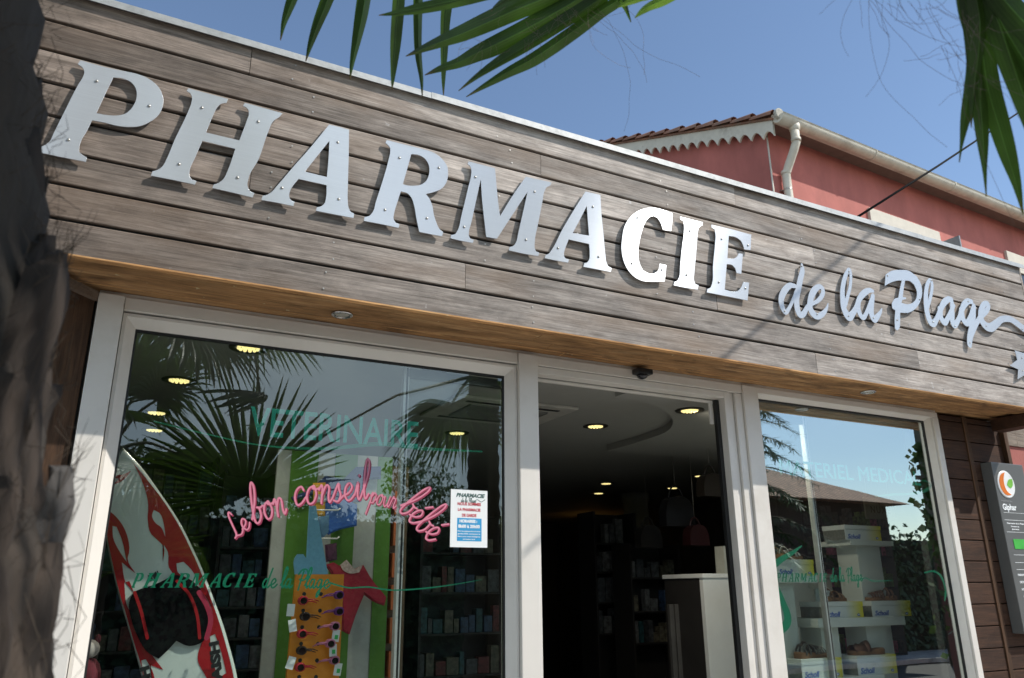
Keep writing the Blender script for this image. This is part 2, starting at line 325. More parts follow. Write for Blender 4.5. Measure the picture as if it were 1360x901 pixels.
def union_loops(strokes, res):
    "strokes: list of lists of (u,v,radius); returns outline loops of their union (marching squares)"
    A = np.array([p for s in strokes for p in s]); mnx, mny = A[:, 0].min()-A[:, 2].max()-3*res, A[:, 1].min()-A[:, 2].max()-3*res
    nx = int((A[:, 0].max()+A[:, 2].max()+3*res-mnx)/res)+2; ny = int((A[:, 1].max()+A[:, 2].max()+3*res-mny)/res)+2
    F = np.full((nx, ny), 1e3)
    for s in strokes:
        for (x0, y0, r0), (x1, y1, r1) in zip(s, s[1:]):
            rm = max(r0, r1)+2*res
            i0 = max(0, int((min(x0, x1)-rm-mnx)/res)); i1 = min(nx, int((max(x0, x1)+rm-mnx)/res)+2)
            j0 = max(0, int((min(y0, y1)-rm-mny)/res)); j1 = min(ny, int((max(y0, y1)+rm-mny)/res)+2)
            gx = mnx+np.arange(i0, i1)[:, None]*res; gy = mny+np.arange(j0, j1)[None, :]*res
            dx, dy = x1-x0, y1-y0; L2 = dx*dx+dy*dy+1e-12
            t = np.clip(((gx-x0)*dx+(gy-y0)*dy)/L2, 0, 1)
            d = np.hypot(gx-x0-t*dx, gy-y0-t*dy)-(r0+(r1-r0)*t)
            F[i0:i1, j0:j1] = np.minimum(F[i0:i1, j0:j1], d)
    F = np.where(np.abs(F) < 1e-9, 1e-7, F); ins = F < 0
    code = ins[:-1, :-1]*1+ins[1:, :-1]*2+ins[1:, 1:]*4+ins[:-1, 1:]*8
    nxt = {}
    tbl = {1: [(3, 0)], 2: [(0, 1)], 3: [(3, 1)], 4: [(1, 2)], 5: [(3, 0), (1, 2)], 6: [(0, 2)], 7: [(3, 2)], 8: [(2, 3)], 9: [(2, 0)], 10: [(0, 1), (2, 3)], 11: [(2, 1)], 12: [(1, 3)], 13: [(1, 0)], 14: [(0, 3)]}
    def ekey(i, j, e): return {0: (i, j, 0), 1: (i+1, j, 1), 2: (i, j+1, 0), 3: (i, j, 1)}[e]
    for i, j in zip(*np.nonzero((code > 0) & (code < 15))):
        for a, b in tbl[int(code[i, j])]: nxt[ekey(i, j, a)] = ekey(i, j, b)
    def pt(k):
        i, j, o = k; a = F[i, j]; b = F[i+1, j] if o == 0 else F[i, j+1]; t = a/(a-b)
        return (mnx+(i+(t if o == 0 else 0))*res, mny+(j+(t if o == 1 else 0))*res)
    loops = []
    while nxt:
        k0 = next(iter(nxt)); k = k0; lp = []
        while k in nxt:
            lp.append(pt(k)); k = nxt.pop(k)
        if len(lp) > 6: loops.append(lp)
    return loops

def copy_tree(o, parent=None, label=None):
    c = o.copy(); COL.objects.link(c)
    if parent is not None: c.parent = parent
    if label: c['label'] = label
    for ch in list(o.children): copy_tree(ch, c)
    return c

# materials used all over
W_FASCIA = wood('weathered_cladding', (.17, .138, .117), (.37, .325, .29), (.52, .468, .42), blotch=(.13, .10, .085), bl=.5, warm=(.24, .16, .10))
W_SOFFIT = wood('soffit_pine', (.13, .058, .02), (.46, .245, .10), (.74, .48, .24), blotch=(.045, .02, .009), bl=.95, scale=.75)
W_DARK = wood('dark_stained_wood', (.035, .016, .009), (.07, .032, .017), (.11, .05, .026), axis='x', blotch=(.02, .01, .006))
W_DARKV = wood('dark_stained_wood_upright', (.05, .025, .012), (.10, .05, .025), (.15, .08, .04), axis='z', blotch=(.02, .01, .006))
W_PALE = wood('pale_cladding', (.16, .12, .09), (.30, .24, .19), (.42, .36, .29), axis='x')
ALU = mat('powder_coated_frame', (.68, .645, .595), .38, .04, 3, bump=.02, bscale=300, dark=(.60, .56, .50))
ZINC = mat('zinc_coping_metal', (.40, .41, .41), .55, .12, 30, metal=.3, dark=(.30, .31, .31))
BLACK = mat('black_rubber', (.012, .012, .012), .5)
BRUSH = metal_sign()
SCREWM = mat('screw_steel', (.42, .40, .37), .4, .1, metal=1)
SEDGE = mat('sign_edge', (.35, .33, .30), .5)
GREEN = mat('green_vinyl', (.0, .19, .10), .45, .03)
GREENF = mat('faded_green_vinyl', (.02, .36, .27), .5, .03)
GLASS = glassmat('window_glass', (.87, .93, .90), .36, .085)
WHITE = mat('white_laminate', (.72, .74, .72), .4, .03)
SHELF = mat('dark_shelving', (.022, .02, .019), .6)
PLASTER = mat('ceiling_paint', (.30, .30, .275), .8, .03)

# ================================================================== setting
def sheet(name, x0, x1, y0, y1, z, m, kind='structure'):
    b = MB(); b.box((x0, y0, z-.1), (x1, y1, z)); o = b.build(name, m); tag(o, kind=kind); return o
ASPH = mat('asphalt', (.055, .054, .052), .85, .25, 30, bump=.5, bscale=200)
PAVE = mat('concrete_paving', (.58, .545, .49), .8, .12, 5, bump=.2, bscale=90, dark=(.24, .22, .20))
sheet('ground', -150, 150, -150, 150, -.16, mat('dry_ground', (.20, .17, .11), .9, .3, .3))
sheet('road', -60, 60, -9.5, -5.2, -.12, ASPH)
sheet('pavement', -20, 20, -5.2, .42, 0.0, PAVE)
kb = MB()
for i in range(24): kb.box((-12+i*1.0, -5.32, -.2), (-12+i*1.0+.99, -5.203, .004), .008)
tag(kb.build('kerb', PAVE), kind='structure')
sheet('far_pavement', -40, 40, -12.5, -9.5, 0, PAVE)

# ================================================================== pharmacy
bld = thing('pharmacy_building', 'pharmacy shop front clad in weathered grey boards above white framed windows', 'building', (2.8, .4, 0))
ZB = [2.76, 2.893, 3.028, 3.160, 3.298, 3.434, 3.570, 3.702, 3.845]
XL, XR = -1.4, 5.722
joints = [[1.02*3], [at(618, 365, 1, 0)[0]-.0, 4.4], [at(952, 400, 1, 0)[0]], [.35], [4.62], [at(1084, 365, 1, 0)[0]], [at(718, 204, 1, 0)[0]], [at(976, 262, 1, 0)[0], .3]]
joints[0] = [at(1084, 480, 1, 0)[0]]
b = MB()
for i in range(8):
    xs = [XL]+sorted(joints[i])+[XR]
    for a, c in zip(xs, xs[1:]):
        pr = rng.random(); z0, z1 = ZB[i]+(.006 if i else 0), ZB[i+1]-.0065
        y0 = rng.uniform(-.002, .002); x0, x1 = a+.0012, c-.0012
        # profile: top edge chamfered (catches the light), back rebated into a groove
        prof = [(y0+.001, z0), (y0, z0+.003), (y0, z1-.006), (y0+.004, z1-.001), (.018, z1), (.018, z0)]
        lo = [b.bm.verts.new((x0, p, q)) for p, q in prof]; hi = [b.bm.verts.new((x1, p, q)) for p, q in prof]
        f = [b.bm.faces.new(lo), b.bm.faces.new(list(reversed(hi)))]
        for k in range(6): f.append(b.bm.faces.new((lo[k], hi[k], hi[(k+1) % 6], lo[(k+1) % 6])))
        for g in f: g[b.pr] = pr
b.box((XR+.001, -.001, 2.757), (XR+.02, .42, 3.84), pr=.3)
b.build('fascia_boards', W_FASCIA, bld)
b = MB(); b.box((XL, .0185, 2.764), (XR-.01, .06, 3.845)); b.build('fascia_backing', BLACK, bld)
# board nails
nm_ = MB(); nm_.lathe((0, 0, 0), [(.0036, -.0005), (.003, .0012)], 8, 'y'); n0 = nm_.build('nail', SCREWM, bld); cnt = 0; rn = random.Random(77)
for i in range(8):
    x = .2+rn.random()*.6
    while x < XR-.1:
        for dz in (.03, .105):
            o = n0 if cnt == 0 else n0.copy()
            if cnt: COL.objects.link(o)
            o.location = (x+rn.uniform(-.006, .006), -.0028, ZB[i]+dz+rn.uniform(-.004, .004)); cnt += 1
        x += .98+rn.uniform(-.03, .03)
# zinc coping in lengths
b = MB(); xs = [XL, at(571, 130, 1, 0)[0], at(1222, 325, 1, 0)[0], XR+.03]
for k, (a, c) in enumerate(zip(xs, xs[1:])):
    dz = .0015*(k % 2)
    b.box((a, -.022-dz, 3.846), (c+.002, .3, 3.853+dz)); b.box((a, -.024-dz, 3.822), (c+.002, -.0205-dz, 3.853+dz))
b.build('coping', ZINC, bld)
b = MB(); b.box((XL, .3, 3.5), (XR, 9.4, 3.6)); b.build('flat_roof', mat('roof_felt', (.1, .1, .1), .9), bld)
# soffit
b = MB(); ys = [-.0, .035, .17, .30, .44]
b.box((XL, .0, 2.757), (XR, .03, 2.7635), pr=.9)
for y0, y1, z_, pr in ((.04, .165, 2.759, .9), (.185, .305, 2.774, .15), (.311, .46, 2.7735, .75)):
    for a, c in ((XL, 1.7+y0), (1.7+y0+.002, 4.3-y0), (4.3-y0+.002, XR)): b.box((a, y0, z_), (c, y1, z_+.015), .002, pr=(pr+rng.random()*.3) % 1)
b.build('soffit', W_SOFFIT, bld)
# left return wall and batten, right wall panel
b = MB()
for k in range(10): b.box((-.30, -.1+k*.0, 0), (-.295, -.1, 0)) if False else None
for k in range(8): b.box((-1.4+k*.157, .37, 0), (-1.4+k*.157+.154, .4, 2.757), .003)
b.build('left_wall_panel', W_DARKV, bld)
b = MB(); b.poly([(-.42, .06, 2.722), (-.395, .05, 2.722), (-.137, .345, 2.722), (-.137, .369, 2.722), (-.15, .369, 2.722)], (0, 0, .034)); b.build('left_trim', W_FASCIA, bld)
b = MB(); z = .02
while z < 2.75:
    z1 = min(z+.132, 2.757); b.box((5.033, .385, z), (5.322, .41, z1-.004), .003); b.box((5.362, .385, z), (5.735, .41, z1-.004), .003); z += .135
b.build('right_wall_panel', W_DARK, bld)
b = MB(); b.box((5.322, .375, 0), (5.362, .40, 2.757), .003, pr=.9); b.box((5.735, .352, 0), (5.775, .42, 2.70), .003, pr=.95); b.build('corner_trim', W_DARKV, bld)
b = MB(); b.box((5.03, .411, 0), (5.73, .5, 2.757)); b.build('wall_core', BLACK, bld); b = MB(); b.box((-1.4, .401, 0), (-.14, .5, 2.757)); b.build('wall_core', BLACK, bld)
b = MB(); b.box((5.60, .03, 2.67), (5.722, .35, 2.756), .003); b.build('end_beam', W_DARK, bld)
# interior shell
b = MB(); b.box((-1.4, .47, 2.742), (7.25, 9.4, 2.80)); b.build('shop_ceiling', PLASTER, bld)
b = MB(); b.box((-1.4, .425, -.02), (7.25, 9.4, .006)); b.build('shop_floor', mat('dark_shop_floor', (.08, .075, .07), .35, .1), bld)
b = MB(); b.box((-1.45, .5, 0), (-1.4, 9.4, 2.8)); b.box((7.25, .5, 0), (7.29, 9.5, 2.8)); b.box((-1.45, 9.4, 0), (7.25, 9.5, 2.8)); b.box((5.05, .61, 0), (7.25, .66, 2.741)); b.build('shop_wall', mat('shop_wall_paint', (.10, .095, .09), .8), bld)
b = MB()
pts = [(2.60, .72), (2.80, .735), (3.1, .90), (3.35, 1.13), (3.52, 1.4), (3.6, 1.9), (3.6, 2.3), (6, 2.3), (6, .52), (2.6, .52)]
sm = smooth_loop(pts, 6)
b.poly([(p[0], p[1], 2.742) for p in sm], (0, 0, -.05)); b.build('lowered_ceiling', PLASTER, bld)

# ---- shop front frame
YF = .36
def frame(name, parts, parent, m=ALU):
    b = MB()
    for p in parts: b.box(p[0], p[1], p[2] if len(p) > 2 else .003)
    return b.build(name, m, parent)
frame('frame_post', [((-.135, .345, 0), (-.04, .42, 2.755), .004)], bld)
frame('frame_post', [((1.767, .352, 0), (1.875, .46, 2.755), .004)], bld)
frame('frame_post', [((3.258, .352, 0), (3.372, .46, 2.755), .004)], bld)
frame('frame_header', [((-.134, .372, 2.7562), (5.03, .45, 2.7735)), ((-.038, .362, 2.70), (1.764, .44, 2.756)), ((1.878, .362, 2.705), (3.255, .44, 2.756)), ((3.375, .362, 2.718), (5.03, .44, 2.756))], bld)
def window(name, x0, x1, zt, label, zb=.12, fw=.052):
    b = MB(); xa, xb, z0, z1 = x0-fw, x1+fw, zb-fw, zt+fw
    yo, yi = .375, .412
    o = [(xa, z0), (xb, z0), (xb, z1), (xa, z1)]; i = [(x0, zb), (x1, zb), (x1, zt), (x0, zt)]
    for k in range(4):
        l = (k+1) % 4
        q = [(o[k][0], yo, o[k][1]), (o[l][0], yo, o[l][1]), (i[l][0], yi, i[l][1]), (i[k][0], yi, i[k][1])]
        # bevelled profile: flat face, then slope
        c = [(np.array(q[0])*.75+np.array(q[3])*.25), (np.array(q[1])*.75+np.array(q[2])*.25)]
        c = [(p[0], yo-.001, p[2]) for p in c]
        v = [b.bm.verts.new(p) for p in (q[0], q[1], c[1], c[0], q[2], q[3])]
        b.bm.faces.new((v[0], v[1], v[2], v[3])); b.bm.faces.new((v[3], v[2], v[4], v[5]))
        w2 = [b.bm.verts.new((p[0], .45, p[1])) for p in (o[k], o[l], i[l], i[k])]
        b.bm.faces.new((v[1], v[0], w2[0], w2[1])); b.bm.faces.new((v[5], v[4], w2[2], w2[3]))
    fr = b.build(name, ALU, bld, normals=False); fr['label'] = label
    g = MB(); t = .008
    for a, c in (((x0, .4125, zb), (x0+t, .43, zt)), ((x1-t, .4125, zb), (x1, .43, zt)), ((x0+t, .4125, zt-t*1.3), (x1-t, .43, zt)), ((x0+t, .4125, zb), (x1-t, .43, zb+t))): g.box(a, c)
    g.build('rubber_seal', BLACK, fr)
    p = MB(); p.bm.faces.new([p.bm.verts.new(q) for q in ((x0+t, .42, zb+t), (x1-t, .42, zb+t), (x1-t, .42, zt-t), (x0+t, .42, zt-t))]); p.build('glass_pane', GLASS, fr)
    return fr
window('shop_window', .015, 1.712, 2.640, 'large fixed shop window left of the door')
window('shop_window', 3.398, 4.945, 2.70, 'large fixed shop window right of the door', fw=.03)
frame('window_trim', [((4.977, .36, 0), (5.03, .45, 2.717))], bld)
# door opening
frame('door_frame', [((1.8775, .37, 2.665), (3.122, .44, 2.702)), ((3.125, .372, 0), (3.165, .46, 2.702)), ((3.168, .385, 0), (3.2, .46, 2.702)), ((3.203, .368, 0), (3.255, .46, 2.702)), ((1.8775, .445, 2.648), (3.122, .47, 2.662))], bld)
b = MB(); b.box((3.098, .42, 0), (3.1235, .445, 2.66)); b.box((1.8765, .43, 0), (1.884, .45, 2.66)); b.build('door_seal', BLACK, bld)
b = MB(); b.box((3.075, .447, 2.52), (3.097, .46, 2.648), .002); b.build('door_closer', ALU, bld)
# slid-open glass leaves behind the fixed windows
def leaf(x0, x1, label, edge):
    d = MB(); d.box((x0, .50, 2.60), (x1, .53, 2.645), .002); d.box((x0, .50, .05), (x1, .53, .12), .002); xs_ = x1-.03 if edge == x0 else x0; d.box((xs_, .50, .119), (xs_+.03, .53, 2.601), .002)
    o = d.build('sliding_door', mat('dark_door_rail', (.12, .13, .12), .4), bld); o['label'] = label
    e = MB(); e.box((edge-.017, .497, .05), (edge-.004, .533, 2.645), .002); e.box((edge+.006, .500, .05), (edge+.012, .530, 2.645), .001); e.build('edge_profile', mat('anodised_aluminium', (.50, .51, .50), .35, metal=.3), o)
    g = MB(); g.bm.faces.new([g.bm.verts.new(q) for q in ((x0+.01, .515, .1), (x1-.01, .515, .1), (x1-.01, .515, 2.62), (x0+.01, .515, 2.62))]); g.build('glass_pane', glassmat('door_glass', (.88, .94, .91), .7, 0) if 'door_glass' not in MC else MC['door_glass'], o)
    k = MB(); k.box((edge-.0038, .498, .05), (edge+.0058, .525, 2.645)); k.build('rubber_seal', BLACK, o)
leaf(1.227, 1.87, 'glass sliding leaf pushed open behind the left window', 1.227)
leaf(3.38, 3.893, 'glass sliding leaf pushed open behind the right window', 3.893)

# door sensor
t = thing('door_sensor', 'small black motion sensor under the soffit above the open doorway', 'sensor', (2.52, .345, 2.735))
b = MB(); b.box((2.468, .30, 2.722), (2.566, .361, 2.752), .006); b.build('housing', mat('black_plastic', (.015, .015, .016), .35), t)
b = MB(); b.lathe((2.517, .335, 2.722), [(.03, 0), (.028, -.012), (.016, -.022), (.004, -.025)], 18); b.build('lens', mat('sensor_lens', (.02, .02, .025), .1), t)

# soffit spots
def spot(x, y, label):
    t = thing('soffit_spotlight', label, 'spotlight', (x, y, 2.757), 'spotlights set in the soffit')
    b = MB(); b.lathe((x, y, 2.757), [(.047, 0), (.046, -.006), (.036, -.009), (.034, -.004)], 28); b.build('trim_ring', mat('chrome', (.6, .6, .6), .2, metal=1), t)
    b = MB(); b.lathe((x, y, 2.757), [(.033, -.001), (.027, -.0055), (.010, -.0075)], 20); b.build('lens', mat('spot_glass', (.35, .33, .28), .15), t)
spot(at(455, 417, 2, 2.757)[0], .185, 'round chrome spotlight in the soffit above the left window')
spot(at(1155, 520, 2, 2.757)[0], .155, 'round chrome spotlight in the soffit above the right window')

# ================================================================== metal letters
YS = -.021; TH = .003
GLY = {}
def zoomed(pts, ox, oy, s): return [(ox+x/s, oy+y/s) for x, y in pts]
LET = [
 ('P', 'large brushed metal letter P at the left end of the sign beside the palm trunk', (60, 60, 5.3),
  [[(248,107),(320,128),(440,160),(560,185),(660,208),(740,245),(800,300),(830,370),(825,440),(795,495),(730,545),(660,572),(590,577),(500,567),(420,547),(330,530),(290,610),(255,670),(240,720),(240,755),(262,772),(293,792),(287,822),(120,790),(-35,757),(-25,715),(5,700),(35,672),(60,620),(130,480),(235,275),(265,225),(275,185),(262,158),(230,135)],
   [(480,228),(540,235),(595,255),(635,300),(645,350),(630,410),(600,455),(560,485),(500,497),(430,493),(360,480),(400,395),(440,310)]],
  [(362,255),(732,430),(163,668)]),
 ('H', 'large brushed metal letter H, second of the big capitals', (190, 100, 5.006),
  [[(300,87),(430,122),(565,158),(555,184),(520,190),(492,215),(470,260),(418,382),(640,434),(690,300),(703,260),(700,232),(685,215),(665,205),(676,184),(790,215),(926,254),(909,275),(868,304),(830,383),(770,555),(700,690),(695,740),(710,770),(740,785),(728,814),(600,782),(460,750),(470,728),(505,715),(535,690),(560,640),(613,490),(395,437),(345,550),(310,635),(310,670),(325,695),(355,705),(345,728),(200,697),(52,668),(62,640),(95,630),(130,605),(155,560),(210,430),(300,240),(322,180),(325,145),(312,118),(290,105)]],
  [(391,218),(238,593),(765,310),(628,682)]),
 ('A', 'large brushed metal letter A between the H and the R', (340, 150, 6.007),
  [[(583,95),(660,112),(742,136),(740,330),(733,600),(732,700),(740,760),(755,790),(783,805),(778,840),(630,812),(478,782),(485,755),(520,745),(545,725),(558,680),(563,578),(340,528),(290,590),(268,635),(265,670),(280,700),(308,710),(298,745),(170,718),(42,695),(52,662),(85,655),(120,635),(170,580),(290,440),(440,270),(530,160)],
   [(585,225),(578,370),(565,512),(390,470),(485,350)]],
  [(652,237),(207,600),(659,690)]),
 ('R', 'large brushed metal letter R between the first A and the M', (470, 170, 6.007),
  [[(262,97),(370,125),(460,147),(550,170),(640,200),(710,255),(745,310),(752,370),(740,430),(700,485),(640,512),(575,528),(605,570),(625,620),(640,700),(660,760),(685,810),(713,832),(703,865),(610,848),(522,830),(500,730),(480,620),(460,560),(430,525),(375,507),(345,600),(322,680),(318,730),(335,758),(365,770),(357,798),(215,768),(78,742),(85,712),(120,703),(150,672),(175,590),(230,420),(280,240),(290,190),(288,160),(272,138),(252,120)],
   [(458,210),(520,218),(570,250),(598,300),(602,350),(590,400),(565,435),(530,455),(480,462),(430,460),(390,450),(425,330)]],
  [(363,240),(677,320),(247,655),(582,722)]),
 ('M', 'large brushed metal letter M at the middle of the big capitals', (590, 200, 6.007),
  [[(195,88),(300,115),(405,142),(412,220),(428,390),(445,525),(540,370),(650,210),(750,232),(855,255),(845,280),(820,292),(800,325),(785,400),(750,580),(722,730),(722,780),(732,805),(757,815),(750,843),(640,825),(515,797),(522,770),(550,762),(572,735),(590,660),(665,330),(560,490),(420,705),(335,690),(320,560),(300,370),(292,228),(250,420),(215,580),(197,650),(198,685),(210,705),(235,715),(228,738),(130,720),(48,700),(55,675),(85,668),(110,630),(135,530),(190,300),(215,190),(215,150),(205,125),(185,108)]],
  [(248,213),(720,330),(158,610),(652,713)]),
 ('A', 'large brushed metal letter A between the M and the C', (710, 240, 5.63),
  [[(380,83),(435,95),(492,108),(500,250),(515,400),(530,560),(537,610),(550,640),(577,655),(570,684),(470,665),(365,645),(372,618),(392,612),(408,590),(412,540),(407,475),(255,440),(232,500),(220,545),(222,570),(235,585),(258,590),(250,614),(160,598),(75,580),(82,557),(105,547),(130,515),(200,380),(300,210)],
   [(390,190),(398,300),(407,412),(285,392),(330,310)]],
  [(435,197),(175,505),(478,570)]),
 ('C', 'large metal letter C glaring white in the sun', (710, 240, 5.63),
  [[(1030,245),(1028,310),(1020,378),(960,368),(940,310),(920,280),(890,265),(860,275),(830,310),(800,390),(782,470),(776,550),(785,620),(810,670),(850,692),(890,695),(925,670),(935,622),(985,632),(980,690),(972,755),(880,757),(800,748),(740,715),(690,655),(660,580),(650,510),(655,430),(670,350),(705,285),(760,235),(820,210),(880,203),(940,213),(985,228)]],
  [(768,278),(725,620),(952,668)]),
 ('I', 'large bright metal letter I between the C and the E', (870, 270, 6.007),
  [[(200,108),(290,130),(382,152),(378,180),(355,192),(342,225),(335,300),(325,430),(313,560),(312,620),(322,645),(348,655),(340,690),(240,675),(148,655),(155,628),(175,620),(192,590),(200,500),(215,350),(230,230),(230,170),(222,142),(200,130)]],
  [(278,222),(250,573)]),
 ('E', 'large bright metal letter E at the right end of the big capitals', (870, 270, 6.007),
  [[(450,172),(600,207),(768,252),(765,300),(762,375),(712,370),(700,330),(685,300),(650,275),(588,262),(582,350),(577,440),(625,443),(650,430),(668,400),(700,405),(695,480),(688,565),(650,558),(640,520),(615,495),(572,487),(563,600),(556,690),(620,705),(660,700),(685,675),(705,628),(750,635),(745,700),(738,777),(580,745),(412,712),(418,685),(440,675),(455,640),(462,500),(478,330),(482,250),(475,210),(450,195)]],
  [(530,287),(740,338),(508,632),(720,680)]),
]
def screw(x, z, y, parent, r=.0062):
    b = MB(); b.lathe((x, y, z), [(r, 0), (r, -.0015), (r*.7, -.0042), (r*.25, -.005)], 14, 'y'); s = b.build('screw', SCREWM, parent)
    b = MB(); b.lathe((x, y+TH*1.5, z), [(.006, 0), (.006, -y-TH*1.5-.004)], 10, 'y'); b.build('spacer', SEDGE, parent)
for n, (ch, label, (ox, oy, sc), loops, scr) in enumerate(LET):
    L3 = []
    for lp in loops:
        w3 = [at(px, py, 1, YS) for px, py in zoomed(lp, ox, oy, sc)]
        L3.append([tuple(q) for q in smooth_loop([(q[0], q[2]) for q in w3], 5)])
    cx = sum(p[0] for p in L3[0])/len(L3[0]); cz = min(p[1] for p in L3[0])
    GLY.setdefault(ch if n != 5 else 'A2', [[(p[0]-min(q[0] for q in L3[0]), p[1]-cz) for p in l] for l in L3])
    t = thing('sign_letter', label, 'sign letter', (cx, -.001, cz), 'large metal capitals of the shop sign')
    me = curve_mesh('letter_plate', L3, TH/2, .0005); place(me, 0, YS+TH/2, 0)
    link('letter_plate', me, BRUSH, t)
    for p in zoomed(scr, ox, oy, sc):
        q = at(p[0], p[1], 1, YS); screw(q[0], q[2], YS, t)

def script_word(label, strokes, outlines, origin, scr, name='sign_word', group='script words of the shop sign'):
    ox, oy, s = origin; ws = []
    for st in strokes:
        pts = []
        for x, y, r in smooth_path(st, 6):
            a = at(ox+x/s, oy+y/s, 1, YS); c = at(ox+x/s+r/s, oy+y/s, 1, YS); e = at(ox+x/s, oy+y/s+r/s, 1, YS)
            pts.append((a[0], a[2], .5*(abs(c[0]-a[0])+abs(e[2]-a[2]))))
        ws.append(pts)
    loops = union_loops(ws, .0022) if ws else []
    for lp in outlines:
        loops.append([tuple(q) for q in smooth_loop([(at(ox+x/s, oy+y/s, 1, YS)[0], at(ox+x/s, oy+y/s, 1, YS)[2]) for x, y in lp], 5)])
    allp = [p for l in loops for p in l]; cx = sum(p[0] for p in allp)/len(allp); cz = min(p[1] for p in allp)
    t = thing(name, label, 'sign letter', (cx, -.001, cz), group)
    me = curve_mesh('letter_plate', loops, TH/2, .0); place(me, 0, YS+TH/2, 0); link('letter_plate', me, BRUSH, t)
    for x, y in scr:
        q = at(ox+x/s, oy+y/s, 1, YS); screw(q[0], q[2], YS, t, .0045)
    return t
OD = (1020, 330, 7.506); OP = (1160, 340, 5.63)
script_word('small brushed metal script word de after the big capitals',
 [[(270,375,18),(215,372,24),(162,430,29),(132,510,28),(145,590,25),(178,638,20),(215,590,16),(255,505,15),(285,430,18)],
  [(338,160,10),(344,220,22),(326,300,26),(305,400,27),(288,500,26),(293,600,30),(320,663,27),(358,650,24),(397,580,18),(445,552,15),(495,525,17),(535,480,20),(550,430,20),(535,390,20),(500,385,22),(455,430,29),(425,510,28),(420,590,28),(450,650,32),(497,678,27),(550,650,22),(585,600,13),(600,550,4)]],
 [], OD, [(337,180),(165,628),(490,658)])
script_word('small brushed metal script word la between de and the capital P',
 [[(772,560,20),(795,480,16),(820,380,15),(827,280,14),(815,215,15),(795,225,15),(765,300,20),(745,400,22),(745,500,26),(758,600,30),(803,680,36),(842,655,27),(880,590,22),(915,500,24),(960,445,26),(1010,418,20),(1045,425,14)],
  [(905,520,22),(900,585,24),(915,650,24),(950,692,20),(985,640,18),(1030,530,20),(1050,470,16)],
  [(1045,480,20),(1035,560,24),(1030,640,28),(1060,708,28),(1100,670,20),(1125,630,12),(1136,600,4)]],
 [], OD, [(808,232),(803,676),(1052,695)])
script_word('brushed metal script capital P near the right end of the sign', [],
 [[(85,225),(92,140),(130,115),(200,105),(270,115),(325,155),(355,210),(365,270),(350,340),(310,400),(260,425),(200,425),(200,480),(192,545),(177,558),(162,545),(160,470),(165,408),(142,392),(138,355),(158,322),(187,312),(198,250),(212,184),(170,187),(125,202)],
  [(237,184),(275,190),(305,215),(325,265),(322,315),(295,350),(250,362),(210,352),(215,330),(245,322),(245,312),(220,308),(225,260)]], OP, [(105,150),(345,327),(178,480)])
script_word('brushed metal script letters lage with a long tail at the right end of the sign',
 [[(408,380,11),(425,320,11),(438,250,11),(438,205,11),(427,178,9),(410,198,12),(397,250,15),(393,330,18),(402,420,20),(425,490,22),(450,505,21),(475,470,16),(500,410,16),(525,355,19),(560,325,17),(585,325,13)],
  [(500,400,20),(505,460,20),(535,498,19),(565,450,14),(600,370,13)],
  [(588,345,14),(590,420,18),(590,480,20),(607,518,19),(640,470,15),(660,410,17),(680,365,19),(708,340,17),(735,342,13)],
  [(660,410,20),(670,470,20),(700,503,19),(725,460,15),(745,390,13)],
  [(752,375,15),(748,460,18),(735,540,20),(722,610,21),(720,665,18),(732,605,14),(765,520,15),(800,460,15),(845,415,15),(862,375,14),(850,355,14),(825,365,16),(805,420,20),(810,480,23),(840,523,25),(880,535,25),(920,507,22),(960,475,18),(1020,473,18),(1070,502,20),(1126,545,21),(1190,580,19),(1260,590,14),(1330,570,7)]],
 [], OP, [(432,185),(446,495),(610,525),(710,342),(843,524),(722,650),(1112,548)])
star = []
for k in range(14):
    a = 2*pi*k/14+.35; r = 132 if k % 2 == 0 else 78; star.append((1150+r*cos(a), 806+r*sin(a)*1.05))
script_word('brushed metal starfish shape at the right edge of the fascia', [], [star], OP, [(1110,765),(1115,860)], name='metal_starfish', group=None)['category'] = 'sign ornament'

# ================================================================== window lettering
def decal_text(name, label, s, pbl, pbr, hpx, m, y=.4165, shear=0, bold=0, cat='window lettering', group=None, parent=None, ext=.0003, top=False):
    "text with baseline from pixel pbl to pbr on the plane y; cap height from pixel hpx (top-left)"
    a = at(*pbl, 1, y); c = at(*pbr, 1, y); h = at(*hpx, 1, y)[2]-a[2]
    me = text_mesh(name, s, h/.70, ext, shear, bold, width=c[0]-a[0])
    for v in me.vertices: v.co += Vector((a[0], y, .5*(a[2]+c[2])))
    o = link(name, me, m, parent)
    if parent is None: tag(o, label, cat, group)
    return o
decal_text('window_lettering', 'faded green word VETERINAIRE on the upper left window', 'VETERINAIRE', (330, 583), (556, 590), (330, 545), GREENF, bold=.0025, y=.4235)
decal_text('window_lettering', 'faded green words MATERIEL MEDICAL on the upper right window', 'MATERIEL MEDICAL', (1035, 632), (1222, 643), (1035, 612), GREENF, bold=.0015, y=.4235)
